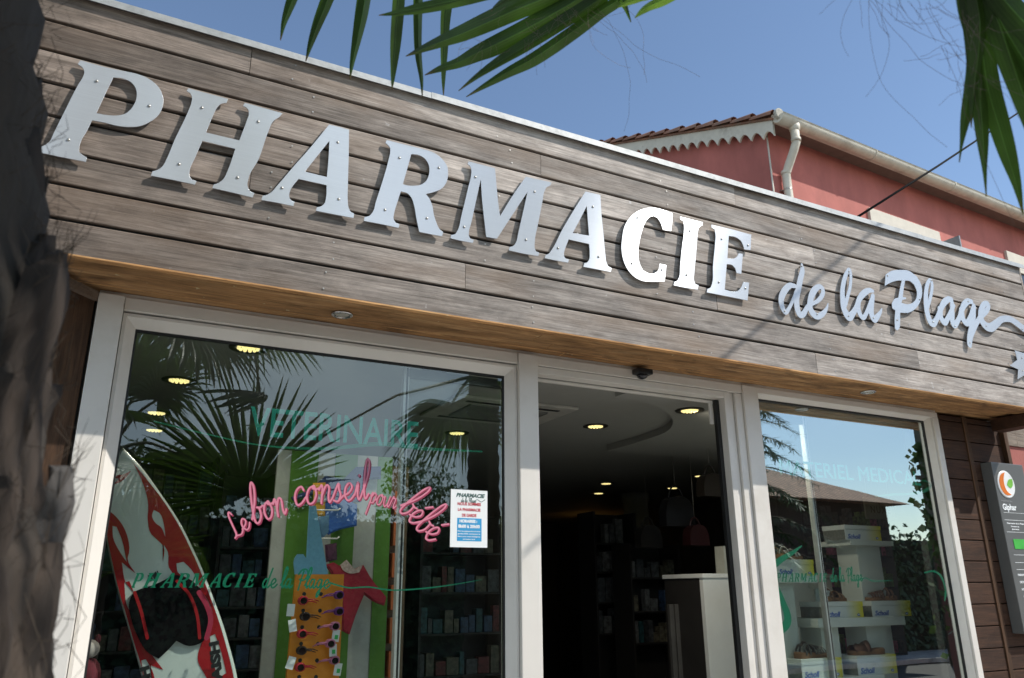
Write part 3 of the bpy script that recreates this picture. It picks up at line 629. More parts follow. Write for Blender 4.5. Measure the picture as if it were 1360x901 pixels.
STROKE = {
 'L': [[(.75,1.8),(.6,2.1),(.42,1.8),(.36,1.0),(.3,.25),(.05,.05),(.3,.12),(.7,0),(1.0,.2)]],
 'e': [[(0,.3),(.4,.45),(.6,.75),(.42,1.0),(.18,.8),(.12,.4),(.32,.04),(.6,.1),(.85,.4)]],
 'b': [[(0,.3),(.4,1.2),(.52,2.0),(.38,2.3),(.22,1.9),(.15,.9),(.2,.15),(.45,0),(.7,.3),(.68,.75),(.5,.85),(.75,.8),(.95,.85)]],
 'o': [[(.5,1.0),(.2,.85),(.08,.45),(.25,.05),(.55,.1),(.7,.5),(.55,.95),(.45,.85),(.7,.8),(.9,.85)]],
 'n': [[(0,.75),(.14,1.0),(.22,.75),(.2,0)],[(.2,.4),(.45,.95),(.66,.85),(.66,.3),(.76,.02),(.95,.25)]],
 'c': [[(.62,.8),(.45,1.0),(.18,.85),(.08,.45),(.27,.03),(.55,.1),(.8,.4)]],
 's': [[(0,.2),(.35,1.0),(.42,.7),(.56,.35),(.4,.02),(.1,.1)],[(.4,.02),(.75,.3)]],
 'i': [[(0,.3),(.2,1.0),(.2,.3),(.32,.02),(.5,.3)],[(.26,1.35),(.27,1.4)]],
 'l': [[(0,.3),(.36,1.2),(.48,2.0),(.34,2.3),(.2,1.9),(.15,.7),(.27,.04),(.5,.3)]],
 'p': [[(0,.6),(.15,1.0),(.15,0),(.1,-1.0)],[(.15,.6),(.4,1.0),(.65,.7),(.5,.1),(.2,.1)],[(.6,.3),(.85,.5)]],
 'u': [[(0,.9),(.1,.3),(.3,0),(.55,.3),(.64,1.0),(.6,.3),(.72,.02),(.9,.3)]],
 'r': [[(0,.3),(.15,1.05),(.27,.88),(.5,.85),(.45,.3),(.55,.02),(.75,.25)]],
 'd': [[(.62,.9),(.3,.95),(.08,.5),(.25,.03),(.5,.3),(.66,1.0),(.85,2.1)],[(.66,1.0),(.6,.2),(.75,.02),(.95,.3)]],
 'a': [[(.62,.9),(.3,.97),(.08,.5),(.25,.03),(.5,.35),(.64,.95)],[(.62,.9),(.6,.2),(.72,.02),(.95,.3)]],
 'g': [[(.62,.9),(.3,.97),(.08,.5),(.25,.05),(.5,.35),(.64,.95),(.6,0),(.5,-.8),(.3,-.9),(.35,-.4),(.9,.3)]],
 'P': [[(.05,1.5),(.4,2.0),(.9,2.05),(1.2,1.6),(1.0,1.0),(.5,.85),(.3,1.0)],[(.62,1.9),(.52,1.0),(.4,-.2)]],
}
STROKE['E'] = STROKE['e']+[[(.4,1.25),(.7,1.6)]]
ADV = dict(L=1.0, e=.82, b=.92, o=.88, n=.93, c=.78, s=.72, i=.48, l=.5, p=.82, u=.88, r=.72, d=.95, a=.93, g=.9, P=1.1, E=.82)
ADV[' '] = .45
def cursive(word, ps, pe, y, rad, up=1.0, slant=.15, mir=1):
    "strokes (u,z,r) of a word running from pixel ps to pe on plane y; letters fill the length"
    A, B = at(*ps, 1, y), at(*pe, 1, y); a = np.array([A[0], A[2]]); d = np.array([B[0], B[2]])-a; Lw = np.linalg.norm(d); d /= Lw; nrm = np.array([-d[1], d[0]])
    tot = sum(ADV[c] for c in word); k = Lw/tot; x = 0; out = []
    for c in word:
        for st in STROKE.get(c, []):
            pts = [(x+px*1.0, py) for px, py in st]
            q = [(*(a+d*(u+v*slant)*k+nrm*v*k*up), rad) for u, v in pts]
            out.append([tuple(s) for s in smooth_path(q, 5)] if len(q) > 2 else q)
        x += ADV[c]
    return out
def stroke_obj(name, strokes, y, m, parent=None, ext=.0004, res=.0016, dx=0, dz=0):
    loops = union_loops(strokes, res); me = curve_mesh(name, loops, ext); place(me, dx, y, dz); return link(name, me, m, parent)
PINK = mat('pink_vinyl', (.60, .19, .27), .5, .03); MAG = mat('crimson_vinyl', (.26, .02, .06), .5, .03)
words = [('Le', (312, 716), (334, 700), .0032, 1.15), ('bon', (336, 697), (381, 682), .0040, 1.4), ('conseil', (389, 672), (489, 663), .0040, 1.2), ('pour', (489, 668), (524, 676), .0026, 1.3), ('bEbE', (527, 676), (571, 722), .0040, 1.25)]
t = thing('window_lettering', 'pink cursive slogan curving across the left window', 'window lettering', at(440, 690, 1, .4165))
st = []
for wd, a, c, r, up in words: st += cursive(wd, a, c, .4165, r, up)
stroke_obj('lettering_shadow', st, .4168, MAG, t, dx=.0055, dz=-.005)
stroke_obj('lettering_face', st, .4158, PINK, t)
# green logo: serif capitals + script + wave
def logo(label, pa, pb, pword, pwave, y=.4235):
    A, B = at(*pa, 1, y), at(*pb, 1, y); t = thing('window_lettering', label, 'window lettering', A, 'green shop logos on the windows')
    L = ['P', 'H', 'A', 'R', 'M', 'A2', 'C', 'I', 'E']; wid = [max(p[0] for p in GLY[c][0])*(.75 if i in (0,) else 1) for i, c in enumerate(L)]
    tot = sum(wid)+.04*8; k = (B[0]-A[0])/tot; x = 0; loops = []
    for c, wd in zip(L, wid):
        kx = wd/max(p[0] for p in GLY[c][0])
        for lp in GLY[c]: loops.append([(A[0]+(x+p[0]*kx+p[1]*.12)*k, A[2]+p[1]*k*1.05) for p in lp])
        x += wd+.04
    me = curve_mesh('logo_capitals', loops, .0003); place(me, 0, y, 0); link('logo_capitals', me, GREEN, t)
    s = cursive('de la Plage', pword[0], pword[1], y, .0032, 1.1)
    pts = [(*at(*q[:2], 1, y)[[0, 2]], q[2]) for q in pwave]; s.append([tuple(v) for v in smooth_path(pts, 6)])
    stroke_obj('logo_script', s, y, GREEN, t)
logo('long green shop logo low on the left window', (174, 781), (338, 783), ((347, 781), (437, 782)), [(437, 774, .0035), (450, 778, .003), (465, 781, .003), (490, 780, .003), (520, 784, .003), (560, 782, .003), (600, 777, .002), (640, 770, .001)])
logo('smaller green shop logo low on the right window', (1032, 773), (1099, 773), ((1103, 773), (1146, 772)), [(1142, 770, .003), (1150, 768, .003), (1160, 772, .003), (1185, 771, .001)])
def swirl(label, pts, y=.4242):
    p = [tuple(v) for v in smooth_path([(*at(a, c, 1, y)[[0, 2]], r) for a, c, r in pts], 8)]
    o = stroke_obj('window_graphic', [p], y, GREEN, res=.003); tag(o, label, 'window graphic')
Z = lambda x, y, r: (980+x/4.077, 680+y/4.077, r)
swirl('thick green curved band beside the left edge of the right window', [Z(345, 185, .004), Z(290, 225, .012), Z(225, 265, .018), Z(190, 310, .016), Z(200, 380, .016), Z(240, 480, .02), Z(268, 560, .026), Z(262, 610, .026), Z(205, 655, .022), Z(120, 690, .016)])
swirl('small green curl at the right edge of the right window', [(1162, 660, .004), (1185, 657, .008), (1210, 656, .008), (1228, 652, .012), (1236, 646, .008), (1232, 640, .004), (1222, 638, .003)])
swirl('thin green wave across the top of the left window', [(205, 560, .003), (280, 578, .003), (350, 592, .0035), (430, 596, .007), (505, 590, .010), (560, 596, .008), (640, 600, .004)])
swirl('thin dark green arc low on the right window', [Z(1010, 330, .004), Z(1060, 322, .006), Z(1100, 350, .010), Z(1125, 420, .010), Z(1120, 480, .006)])
# small green wedge at start of the right lettering
# notice on the left window
y = .4155; t = thing('paper_notice', 'white opening hours notice taped inside the left window', 'notice', at(622, 690, 1, y))
q = [at(598, 651, 1, y), at(646, 651, 1, y), at(649, 727, 1, y), at(600, 727, 1, y)]
x0, x1, z1, z0 = 1.432, 1.621, 2.06, 1.797
b = MB(); b.box((x0, y-.0004, z0), (x1, y+.0004, z1)); b.build('paper', mat('white_paper', (.78, .80, .80), .6, .02), t)
BLUE = mat('printed_blue', (.03, .30, .58), .5, .02); RED = mat('printed_red', (.55, .04, .06), .5, .02); DGR = mat('printed_dark', (.04, .10, .09), .5); WP = mat('white_print', (.85, .87, .87), .5)
b = MB(); b.box((x0+.034, y-.0009, z0+.028), (x1-.03, y-.0005, z0+.132)); b.build('blue_panel', BLUE, t)
def ptext(s, xc, z, h, wd, m, bold=.0006, dy=.0012, shear=0):
    me = text_mesh('printed_text', s, h/.7, .0001, shear, bold, 'CENTER', width=wd); place(me, xc, y-dy, z); link('printed_text', me, m, t)
xc = (x0+x1)/2
ptext('PHARMACIE', xc+.004, z1-.034, .017, .150, DGR, .0012, .0008, .3)
ptext('NOUS SOMMES', xc, z1-.072, .013, .120, RED); ptext('LA PHARMACIE', xc, z1-.098, .013, .116, RED); ptext('DE GARDE', xc, z1-.124, .013, .074, RED)
ptext('HORAIRES :', xc-.004, z0+.112, .013, .09, WP, .001); ptext('8h00 à 20h00', xc, z0+.088, .014, .110, WP, .001)
for k, s in enumerate(('Pour les urgences de nuit et les', 'gardes SOS, composer le', 'Merci pour votre indulgence', '04 00 00 00 00')): ptext(s if k < 3 else 'merci', xc, z0+.070-k*.012, .006, .115 if k < 3 else .06, WP, .0002)
st = cursive('de la Plage', at(0, 0, 1, y) if False else (612, 667), (632, 668), y, .0011, 1.0)
pts = [(*at(a, c, 1, y)[[0, 2]], .0012) for a, c in ((630, 666), (634, 664), (639, 667), (644, 664))]; st.append([tuple(v) for v in smooth_path(pts)])
stroke_obj('printed_script', st, y-.0009, DGR, t, ext=.0001, res=.0006)

# ================================================================== things inside the shop
def downlight(x, y, label, watt=0, q_=None, r=.062, zc=2.742):
    t = thing('ceiling_light', label, 'ceiling light', (x, y, zc), 'lit LED downlights in the shop ceiling')
    b = MB(); b.lathe((x, y, zc), [(r*1.5, .001), (r*1.45, -.006), (r*1.08, -.008), (r*1.02, .02), (r*.2, .03)], 28); b.build('dark_ring', mat('bronze_ring', (.03, .028, .022), .4), t)
    b = MB(); ring = [(0, 0)]+[(.38, k*pi/3) for k in range(6)]+[(.74, k*pi/6+.2) for k in range(12)]
    for q, a in ring: b.lathe((x+r*q*cos(a), y+r*q*sin(a), zc), [(r*.145, 0), (r*.13, -.008), (r*.05, -.011)], 8)
    b.build('led_cluster', emit('led_warm', (1, .84, .36), .72), t)
    if watt:
        ld = bpy.data.lights.new('lamp_beam', 'SPOT'); ld.energy = watt; ld.spot_size = R(130); ld.spot_blend = .8; ld.color = (1, .9, .74); ld.shadow_soft_size = .05
        lo = bpy.data.objects.new('lamp_beam', ld); COL.objects.link(lo); lo.parent = t; lo.location = (0, 0, -.03); lo.rotation_euler = (0, 0, 0) if q_ != (916, 545) else Vector((-1.25, -.05, 1.3)).to_track_quat('Z', 'Y').to_euler()
for q, s in (((330, 462), 'big downlight nearest the top of the left window'), ((238, 505), 'second downlight back on the left side of the left window'), ((208, 548), 'third downlight back near the left edge of the left window'), ((205, 571), 'small far downlight at the left edge of the left window'),
             ((572, 496), 'downlight near the top right of the left window'), ((607, 575), 'small downlight seen at the right side of the left window'), ((791, 566), 'downlight in the middle of the doorway ceiling'), ((916, 545), 'bright downlight at the right of the doorway ceiling'),
             ((805, 642), 'small far downlight left of the round column'), ((795, 655), 'faint farthest downlight left of the round column'), ((930, 632), 'far downlight above the handbags'), ((893, 648), 'faint far downlight right of the round column')):
    zc_ = 2.6915 if q == (916, 545) else 2.742; p = at(*q, 2, zc_); downlight(p[0], p[1], s, {(330, 462): 15, (572, 496): 9, (916, 545): 30}.get(q, 0), q, zc=zc_)
# ceiling cassette
t = thing('air_conditioner', 'square ceiling air conditioner cassette just inside the doorway', 'air conditioner', (2.25, 1.55, 2.742))
b = MB(); b.box((1.80, 1.22, 2.722), (2.66, 1.86, 2.7415), .006); b.build('panel', mat('cassette_plastic', (.42, .41, .37), .5), t)
b = MB(); b.box((1.95, 1.36, 2.712), (2.51, 1.72, 2.7215), .01); b.build('intake_grille', mat('cassette_grille', (.16, .16, .15), .6), t)
b = MB(); b.box((1.9, 1.29, 2.7195), (2.56, 1.325, 2.7217)); b.build('air_slot', BLACK, t)
b = MB(); b.box((1.9, 1.755, 2.7195), (2.56, 1.79, 2.7217)); b.build('air_slot', BLACK, t)
# column
t = thing('round_column', 'pale round column standing inside the shop behind the doorway', 'column', (5.82, 5.0, 0))
b = MB(); b.lathe((5.82, 5, 0), [(.17, 0.006), (.15, .1), (.15, 2.64), (.17, 2.66), (.17, 2.74)], 32); b.build('shaft', PLASTER, t)
# pendant lamp far inside
p = at(780, 708, 1, 7.5)
t = thing('pendant_lamp', 'small glowing amber pendant lamp at the back of the shop', 'lamp', (p[0], 7.5, p[2]))
b = MB(); b.lathe((p[0], 7.5, p[2]), [(.075, -.08), (.07, -.06), (.035, .08), (.02, .09)], 18); b.build('shade', emit('amber_shade', (1, .5, .10), .9), t)
b = MB(); b.tube([(p[0], 7.5, p[2]+.088), (p[0], 7.5, 2.742)], .004); b.build('cord', BLACK, t)
# counter
t = thing('counter', 'tall white shop counter just inside the doorway', 'counter', (4.35, 1.75, 0))
cx0, cy, cz = 3.90, 1.6, 1.715
b = MB(); b.box((cx0, cy, 0.006), (5.2, cy+.04, cz-.03), .003); b.build('front_panel', WHITE, t); b = MB(); b.box((cx0+.002, cy+.042, .006), (cx0+.04, cy+.45, cz-.032), .003); b.build('side_panel', SHELF, t)
b = MB(); b.box((cx0-.01, cy-.012, cz-.03), (5.2, cy+.46, cz), .004); b.build('counter_top', WHITE, t)
def product_boxes(x0, x1, y, z, rows, label_group, hs=(.12, .2), gloss=.5, pal=None, fill=.9):
    out = []
    x = x0
    while x < x1-.03:
        wd = rng.uniform(.035, .1); h = rng.uniform(*hs); d = rng.uniform(.05, .1)
        if rng.random() < fill:
            c = rng.choice(pal)
            b = MB(); b.box((x, y, z), (x+wd, y+d, z+h), .002); b.box((x+wd*.12, y-.0012, z+h*.2), (x+wd*.88, y-.0003, z+h*.55))
            o = b.build('product_box', c, None); out.append(o)
        x += wd+rng.uniform(.004, .02)
    return out
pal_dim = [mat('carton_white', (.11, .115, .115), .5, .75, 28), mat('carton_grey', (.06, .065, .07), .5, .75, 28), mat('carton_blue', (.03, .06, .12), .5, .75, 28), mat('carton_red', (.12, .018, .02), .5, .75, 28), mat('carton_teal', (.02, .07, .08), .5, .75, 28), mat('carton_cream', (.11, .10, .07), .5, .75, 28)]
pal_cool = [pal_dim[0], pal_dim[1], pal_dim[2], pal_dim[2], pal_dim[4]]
def rack(label, x0, x1, y, zs, pal, boxlabel, group, depth=.3, fill=.85, hs=(.1, .2), m=None):
    t = thing('shelf_rack', label, 'shelf', ((x0+x1)/2, y+depth/2, 0.006)); m = m or SHELF
    for x in (x0-.02, x1): b = MB(); b.box((x, y, .006), (x+.02, y+depth, zs[-1]+.3)); b.build('upright', m, t)
    b = MB(); b.box((x0, y+depth-.01, .006), (x1, y+depth, zs[-1]+.3)); b.build('back_panel', m, t)
    for z in zs: b = MB(); b.box((x0, y, z-.015), (x1, y+depth-.01, z), .001); b.build('shelf', m, t)
    for k, z in enumerate(zs):
        for o in product_boxes(x0+.01, x1-.01, y+.03, z+.0005, 1, group, hs, pal=pal, fill=fill): tag(o, boxlabel, 'product box', group)
p = at(785, 760, 1, 3.6); q = at(850, 760, 1, 3.6)
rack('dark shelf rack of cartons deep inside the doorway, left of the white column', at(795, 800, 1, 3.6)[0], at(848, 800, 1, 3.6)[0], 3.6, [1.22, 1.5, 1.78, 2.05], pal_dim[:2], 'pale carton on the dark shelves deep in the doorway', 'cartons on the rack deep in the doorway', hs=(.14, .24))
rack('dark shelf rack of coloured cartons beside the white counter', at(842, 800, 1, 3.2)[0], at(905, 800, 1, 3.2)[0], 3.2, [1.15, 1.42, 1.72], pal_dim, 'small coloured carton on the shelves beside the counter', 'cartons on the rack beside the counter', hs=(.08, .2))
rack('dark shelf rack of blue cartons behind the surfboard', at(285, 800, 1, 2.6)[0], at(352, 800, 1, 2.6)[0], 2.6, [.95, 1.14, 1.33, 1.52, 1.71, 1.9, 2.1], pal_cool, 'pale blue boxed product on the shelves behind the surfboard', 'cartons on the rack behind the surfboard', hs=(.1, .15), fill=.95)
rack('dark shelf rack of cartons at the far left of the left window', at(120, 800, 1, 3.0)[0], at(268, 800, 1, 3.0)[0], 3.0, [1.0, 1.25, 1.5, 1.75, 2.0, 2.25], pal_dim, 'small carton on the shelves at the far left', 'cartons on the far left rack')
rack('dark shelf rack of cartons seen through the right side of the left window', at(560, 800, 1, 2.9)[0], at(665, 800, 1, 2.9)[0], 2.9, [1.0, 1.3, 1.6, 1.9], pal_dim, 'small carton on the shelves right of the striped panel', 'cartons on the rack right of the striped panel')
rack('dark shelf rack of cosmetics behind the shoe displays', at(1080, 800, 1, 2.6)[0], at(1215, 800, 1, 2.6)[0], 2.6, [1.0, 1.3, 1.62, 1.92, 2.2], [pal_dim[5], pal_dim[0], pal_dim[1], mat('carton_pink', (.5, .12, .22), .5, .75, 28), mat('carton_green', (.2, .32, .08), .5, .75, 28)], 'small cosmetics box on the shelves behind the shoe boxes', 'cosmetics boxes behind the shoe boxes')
# narrow white louvred panel below the counter
b = MB(); a = at(889, 803, 1, 1.9); c = at(925, 803, 1, 1.9)
t = thing('ribbed_panel', 'grey ribbed display panel left of the white counter', 'panel', (a[0], 1.9, .006))
for k in range(5):
    u = a[0]+(c[0]-a[0])*k/5; b.box((u, 1.9, .006), (u+(c[0]-a[0])/5-.012, 1.93, a[2]), .004)
b.build('slats', mat('grey_laminate', (.08, .077, .074), .5), t); b = MB(); b.box((a[0], 1.931, .006), (c[0], 1.95, a[2])); b.build('backing', SHELF, t)
# handbags and mannequin stand above the counter
def bag(px, py, y, s, m, label):
    p = at(px, py, 1, y); t = thing('handbag', label, 'handbag', (p[0], y, p[2]))
    b = MB(); n = 12; prof = [(-.5, 0), (.5, 0), (.47, .45), (.35, .72), (-.35, .72), (-.47, .45)]
    b.poly([(p[0]+u*s, y-.05, p[2]+v*s) for u, v in smooth_loop(prof, 4, 70)], (0, .1, 0)); b.build('bag_body', m, t)
    b = MB(); b.tube([(p[0]+.26*s*cos(a), y, p[2]+.68*s+.45*s*sin(a)) for a in [pi*k/10 for k in range(11)]], .008); b.build('handle', m, t)
    b = MB(); b.tube([(p[0], y, p[2]+1.12*s), (p[0], y, 2.742 if p[2] > 1.9 else p[2]+1.2*s)], .002); b.build('hanger', SCREWM, t)
bag(945, 660, 1.9, .22, mat('brown_leather', (.025, .02, .016), .45), 'small brown handbag hanging above the white counter')
bag(900, 700, 2.3, .30, mat('black_leather', (.012, .012, .014), .4), 'black handbag hanging left of the counter')
bag(925, 725, 2.2, .20, mat('red_leather', (.03, .008, .009), .4), 'dark red handbag hanging just above the counter')
bag(862, 728, 2.9, .24, mat('grey_leather', (.03, .028, .026), .5), 'grey handbag hanging in front of the round column')
p = at(964, 761, 1, 1.8)
t = thing('card_terminal', 'pale upright plastic box standing on the white counter', 'terminal', (p[0], 1.8, 1.715))
b = MB(); b.poly([(p[0]-.06, 1.74, 1.7155), (p[0]+.06, 1.74, 1.7155), (p[0]+.05, 1.74, 1.92), (p[0]-.055, 1.74, 1.92)], (0, .1, 0)); b.build('case', mat('beige_plastic', (.42, .43, .38), .5), t)
b = MB(); b.box((p[0]-.035, 1.736, 1.86), (p[0]+.035, 1.7395, 1.90)); b.build('screen', BLACK, t)

# striped baby display
def prism_px(b, pts, y, th, sm=None): 
    q = [at(a, c, 1, y) for a, c in pts]
    if sm: q = [(u, y, v) for u, v in smooth_loop([(p[0], p[2]) for p in q], 4, sm)]
    b.poly([(p[0], y, p[2]) for p in q], (0, th, 0)); return b
SW, SG = mat('stripe_white', (.36, .38, .35), .6), mat('stripe_green', (.06, .17, .012), .6, .06)
t = thing('striped_panel', 'green and white striped display panel behind the left window', 'display panel', (1.12, 1.31, .006))
xs = [.795, .866, 1.013, 1.108, 1.233, 1.353, 1.438]
b = MB(); b.box((.795, 1.3035, .006), (1.44, 1.33, 2.34)); b.build('white_panel', SW, t)
for k in (1, 3, 5): b = MB(); b.box((xs[k], 1.298, .0065), (xs[k+1], 1.303, 2.3395)); b.build('green_stripe', SG, t)
b = MB()
for k in range(7): b.box((1.46, 1.30, 1.0+.17*k), (1.50, 1.36, 1.0+.17*k+.13), .004)
t = thing('packet_rack', 'narrow rack of orange packets right of the striped panel', 'rack', (1.48, 1.34, 1.0)); b.build('orange_packets', mat('orange_packet', (.42, .11, .03), .5, .3, 12), t)
b = MB(); b.box((1.455, 1.361, .006), (1.56, 1.40, 2.3)); b.build('back_board', mat('brown_board', (.14, .09, .05), .6), t)
# orange sunglasses stand
YB = .80
Z2 = lambda x, y: (300+x/2.993, 600+y/2.993)
t = thing('sunglasses_stand', 'orange perforated sunglasses display board with a pale blue top', 'display stand', (*at(425, 880, 1, YB)[:2], .006))
b = MB(); A, B2 = at(393, 763, 1, YB), at(457, 763, 1, YB); b.poly([(A[0], YB, A[2]), (B2[0], YB, B2[2]), (B2[0]+.01, YB, .5), (A[0]-.02, YB, .5)], (0, .02, 0)); b.build('board', mat('orange_board', (.78, .27, .015), .45, .05), t)
b = MB()
for k in range(8):
    for px in (311, 378):
        p = at(*Z2(px-k*4, 566+k*66), 1, YB); b.lathe((p[0], YB-.0008, p[2]), [(.009, 0), (.008, -.0004)], 12, 'y')
b.build('peg_holes', BLACK, t)
b = MB(); prism_px(b, [Z2(*q) for q in ((333, 215), (358, 215), (378, 330), (406, 488), (317, 488), (326, 330))], YB+.002, .012); b.build('blue_header', mat('pale_blue_card', (.18, .42, .58), .5, .08, 60), t)
b = MB(); prism_px(b, [Z2(*q) for q in ((274, 425), (285, 408), (308, 408), (319, 425), (319, 488), (274, 488))], YB+.006, .012, 50); b.build('blue_side_card', MC['pale_blue_card'], t)
# sunglasses
def glasses(px, py, m, label, flip=1, tagpx=None):
    p = at(*Z2(px, py), 1, YB-.03); t = thing('sunglasses', label, 'sunglasses', p, 'sunglasses on the orange stand'); x, y, z = p
    b = MB()
    for k, dy in enumerate((-.028, .004)):
        n = 14; ring = [(x+.018*cos(a)*1.0, y+dy-.004*sin(a), z+.016*sin(a)) for a in [2*pi*i/n for i in range(n+1)]]; b.tube(ring, .0035, 6, False)
    b.tube([(x+.008, y-.028, z+.008), (x+.006, y+.004, z+.008)], .003); b.build('frame', m, t)
    for dy in (-.030, .002): b = MB(); b.lathe((x, y+dy, z), [(.0165, .0005), (.0165, .002)], 14, 'y', (1, .9)); b.build('lens', mat('dark_lens', (.02, .012, .012), .1), t)
    for dz, dy in ((.006, -.03), (-.002, .006)): b = MB(); b.tube([(x+.016*flip, y+dy, z+dz), (x+.05*flip, y+dy+.01, z+dz-.002), (x+.072*flip, y+dy+.012, z+dz-.010)], [.003, .0026, .0018]); b.build('temple', m, t)
    if tagpx:
        c = at(*Z2(*tagpx), 1, YB-.045); a = rng.uniform(-.5, .5); hw, hh = .017, .026
        pts = [(c[0]+u*cos(a)-v*sin(a), c[1], c[2]+u*sin(a)+v*cos(a)) for u, v in ((-hw, -hh), (hw, -hh), (hw, hh), (-hw, hh))]
        b = MB(); b.poly(pts, (0, .001, 0)); b.build('price_tag', mat('white_paper', (.78, .80, .80), .6), t)
        if tagpx[0] > 380: b = MB(); b.poly([(q[0]*.45+c[0]*.55+.003, q[1]-.0006, q[2]*.35+c[2]*.65-.006) for q in pts], (0, .0005, 0)); b.build('green_sticker', mat('green_sticker', (.05, .5, .12), .5), t)
GB, GR2, GP, GV = mat('brown_acetate', (.05, .03, .025), .2), mat('red_acetate', (.55, .03, .05), .2), mat('pink_acetate', (.55, .18, .32), .3), mat('violet_acetate', (.16, .03, .22), .3)
for a in ((304, 592, GR2, 'red framed sunglasses at the top of the left column'), (312, 655, GB, 'dark brown sunglasses second down the left column', 1, (258, 630)), (300, 724, GR2, 'red framed sunglasses third down the left column', 1, (265, 692)), (298, 790, GB, 'dark sunglasses fourth down the left column with a big white tag', 1, (258, 840)), (292, 856, GR2, 'red framed sunglasses fifth down the left column'),
          (446, 570, GV, 'violet sunglasses at the top of the right column', -1), (446, 634, GV, 'violet sunglasses second down the right column', -1), (430, 693, GP, 'pink sunglasses third down the right column', -1, (437, 732)), (412, 762, GP, 'pink sunglasses fourth down the right column', -1, (426, 790)), (428, 828, GP, 'pink sunglasses fifth down the right column', -1, (445, 866))): glasses(*a)
# hanging clothes and packs
def cloth(name, label, cat, pts, y, m, th=.035, sm=40, folds=True, parts=()):
    t = thing(name, label, cat, at(*Z2(*pts[0]), 1, y))
    b = MB(); prism_px(b, [Z2(*q) for q in pts], y, th, sm); o = b.build('body', m, t); 
    bm = bmesh.new(); bm.from_mesh(o.data); bmesh.ops.bevel(bm, geom=[e for e in bm.edges if abs(e.verts[0].co.y-e.verts[1].co.y) < 1e-5], offset=.008, segments=2, affect='EDGES', clamp_overlap=True); bm.to_mesh(o.data); bm.free()
    for nm, pp, mm in parts: b = MB(); prism_px(b, [Z2(*q) for q in pp], y-.004, .003, sm); b.build(nm, mm, t)
    return t
CR, CB, CN = mat('red_knit', (.30, .015, .035), .8, .15, 20, bump=.5), mat('blue_fabric', (.02, .09, .34), .7, .3, 12, bump=.4), mat('navy_fabric', (.02, .035, .14), .7, .3, 10)
cloth('child_shirt', "small crimson child's top with long sleeves hung before the stripes", 'clothing', [(400,450),(430,440),(455,455),(480,432),(510,470),(548,450),(580,505),(640,578),(632,612),(598,600),(552,568),(520,645),(493,727),(462,712),(460,600),(430,500)], 1.22, CR, parts=[('collar', [(455,450),(480,430),(512,468),(545,450),(530,480),(495,485),(465,470)], mat('floral_trim', (.45, .36, .33), .8, .4, 60))])
cloth('child_garment', 'bright blue folded garment hung above the pink slogan', 'clothing', [(395,205),(470,190),(524,210),(522,295),(440,315),(410,330),(392,280)], 1.20, CB)
cloth('child_garment', 'dark blue garment hung behind the word conseil', 'clothing', [(262,180),(330,150),(400,95),(470,110),(520,60),(618,58),(618,108),(560,110),(540,200),(400,205),(380,160),(270,195)], 1.25, CN)
cloth('toy_pack', 'orange and white toy pack hanging above the blue card', 'package', [(348,124),(398,122),(396,255),(352,258)], 1.05, mat('orange_pack', (.62, .34, .03), .5), .02, 40, parts=[('label_panel', [(352,170),(396,168),(396,200),(352,202)], SW)])
cloth('toy_pack', 'clear blister pack with blue insert hanging beside the blue card', 'package', [(372,260),(412,252),(410,320),(385,345),(374,320)], 1.0, mat('blue_insert', (.12, .25, .40), .4), .02)
cloth('toy_pack', 'small dark purple pack hanging above the orange board', 'package', [(395,370),(442,362),(444,430),(400,440)], 1.0, mat('purple_pack', (.10, .03, .07), .6, .4, 50), .02)
for k, (xa, xb, yy) in enumerate(((330, 455, 232), (360, 450, 345))):
    a, c = at(*Z2(xa, yy), 1, .98), at(*Z2(xb, yy), 1, .98); b = MB(); b.tube([(a[0], .98, a[2]), (c[0]-.01, .98, c[2]-.002), (c[0], .98, c[2]+.008)], .004)
    tag(b.build('display_hook', mat('clear_plastic', (.6, .62, .6), .2)), ['upper', 'lower'][k]+' pale display hook in front of the striped panel', 'hook')

# surfboard
YSB = .66
Z1 = lambda x, y: (100+x/2.993, 600+y/2.993)
bp_ = [(190,-18),(225,18),(262,58),(300,108),(340,165),(382,225),(422,290),(460,365),(495,440),(528,520),(560,605),(590,690),(615,775),(640,870),(655,960),(668,1080),(290,1080),(275,960),(255,860),(228,760),(200,665),(172,570),(150,480),(132,400),(120,310),(122,220),(138,120),(160,40),(176,-5)]
t = thing('surfboard', 'white surfboard with red flames leaning inside the left window', 'surfboard', (.45, YSB, .8))
q3 = [at(*Z1(*p), 1, YSB) for p in bp_]; out = smooth_loop([(p[0], p[2]) for p in q3], 4)
me = curve_mesh('board', [[tuple(p) for p in out]], .016, .012); place(me, 0, YSB+.0285, 0); link('board', me, mat('gelcoat', (.60, .66, .62), .18, .03, coat=.5), t)
def overlay(name, loops, m, y, th=.0008, ang=45):
    L = []
    for lp in loops: L.append([tuple(q) for q in smooth_loop([(at(*Z1(*p), 1, YSB)[0], at(*Z1(*p), 1, YSB)[2]) for p in lp], 4, ang)])
    me = curve_mesh(name, L, th/2); place(me, 0, y, 0); return link(name, me, m, t)
RB = mat('board_red', (.36, .015, .02), .25, .08, coat=.5)
overlay('flame_graphic', [[(230,45),(285,112),(335,175),(378,238),(418,305),(455,380),(488,452),(520,535),(552,620),(580,705),(604,790),(626,880),(640,960),(560,960),(505,870),(487,832),(500,765),(540,700),(545,640),(505,560),(450,505),(400,500),(372,460),(368,400),(352,370),(348,440),(352,380),(325,350),(300,325),(288,270),(290,215),(270,130)],
  [(312,232),(335,245),(352,290),(358,340),(340,300),(320,285),(305,255)], [(402,445),(430,438),(462,470),(500,545),(470,520),(440,500),(408,480)], [(535,735),(555,725),(575,780),(600,880),(570,900),(545,830)]], RB, YSB-.0012)
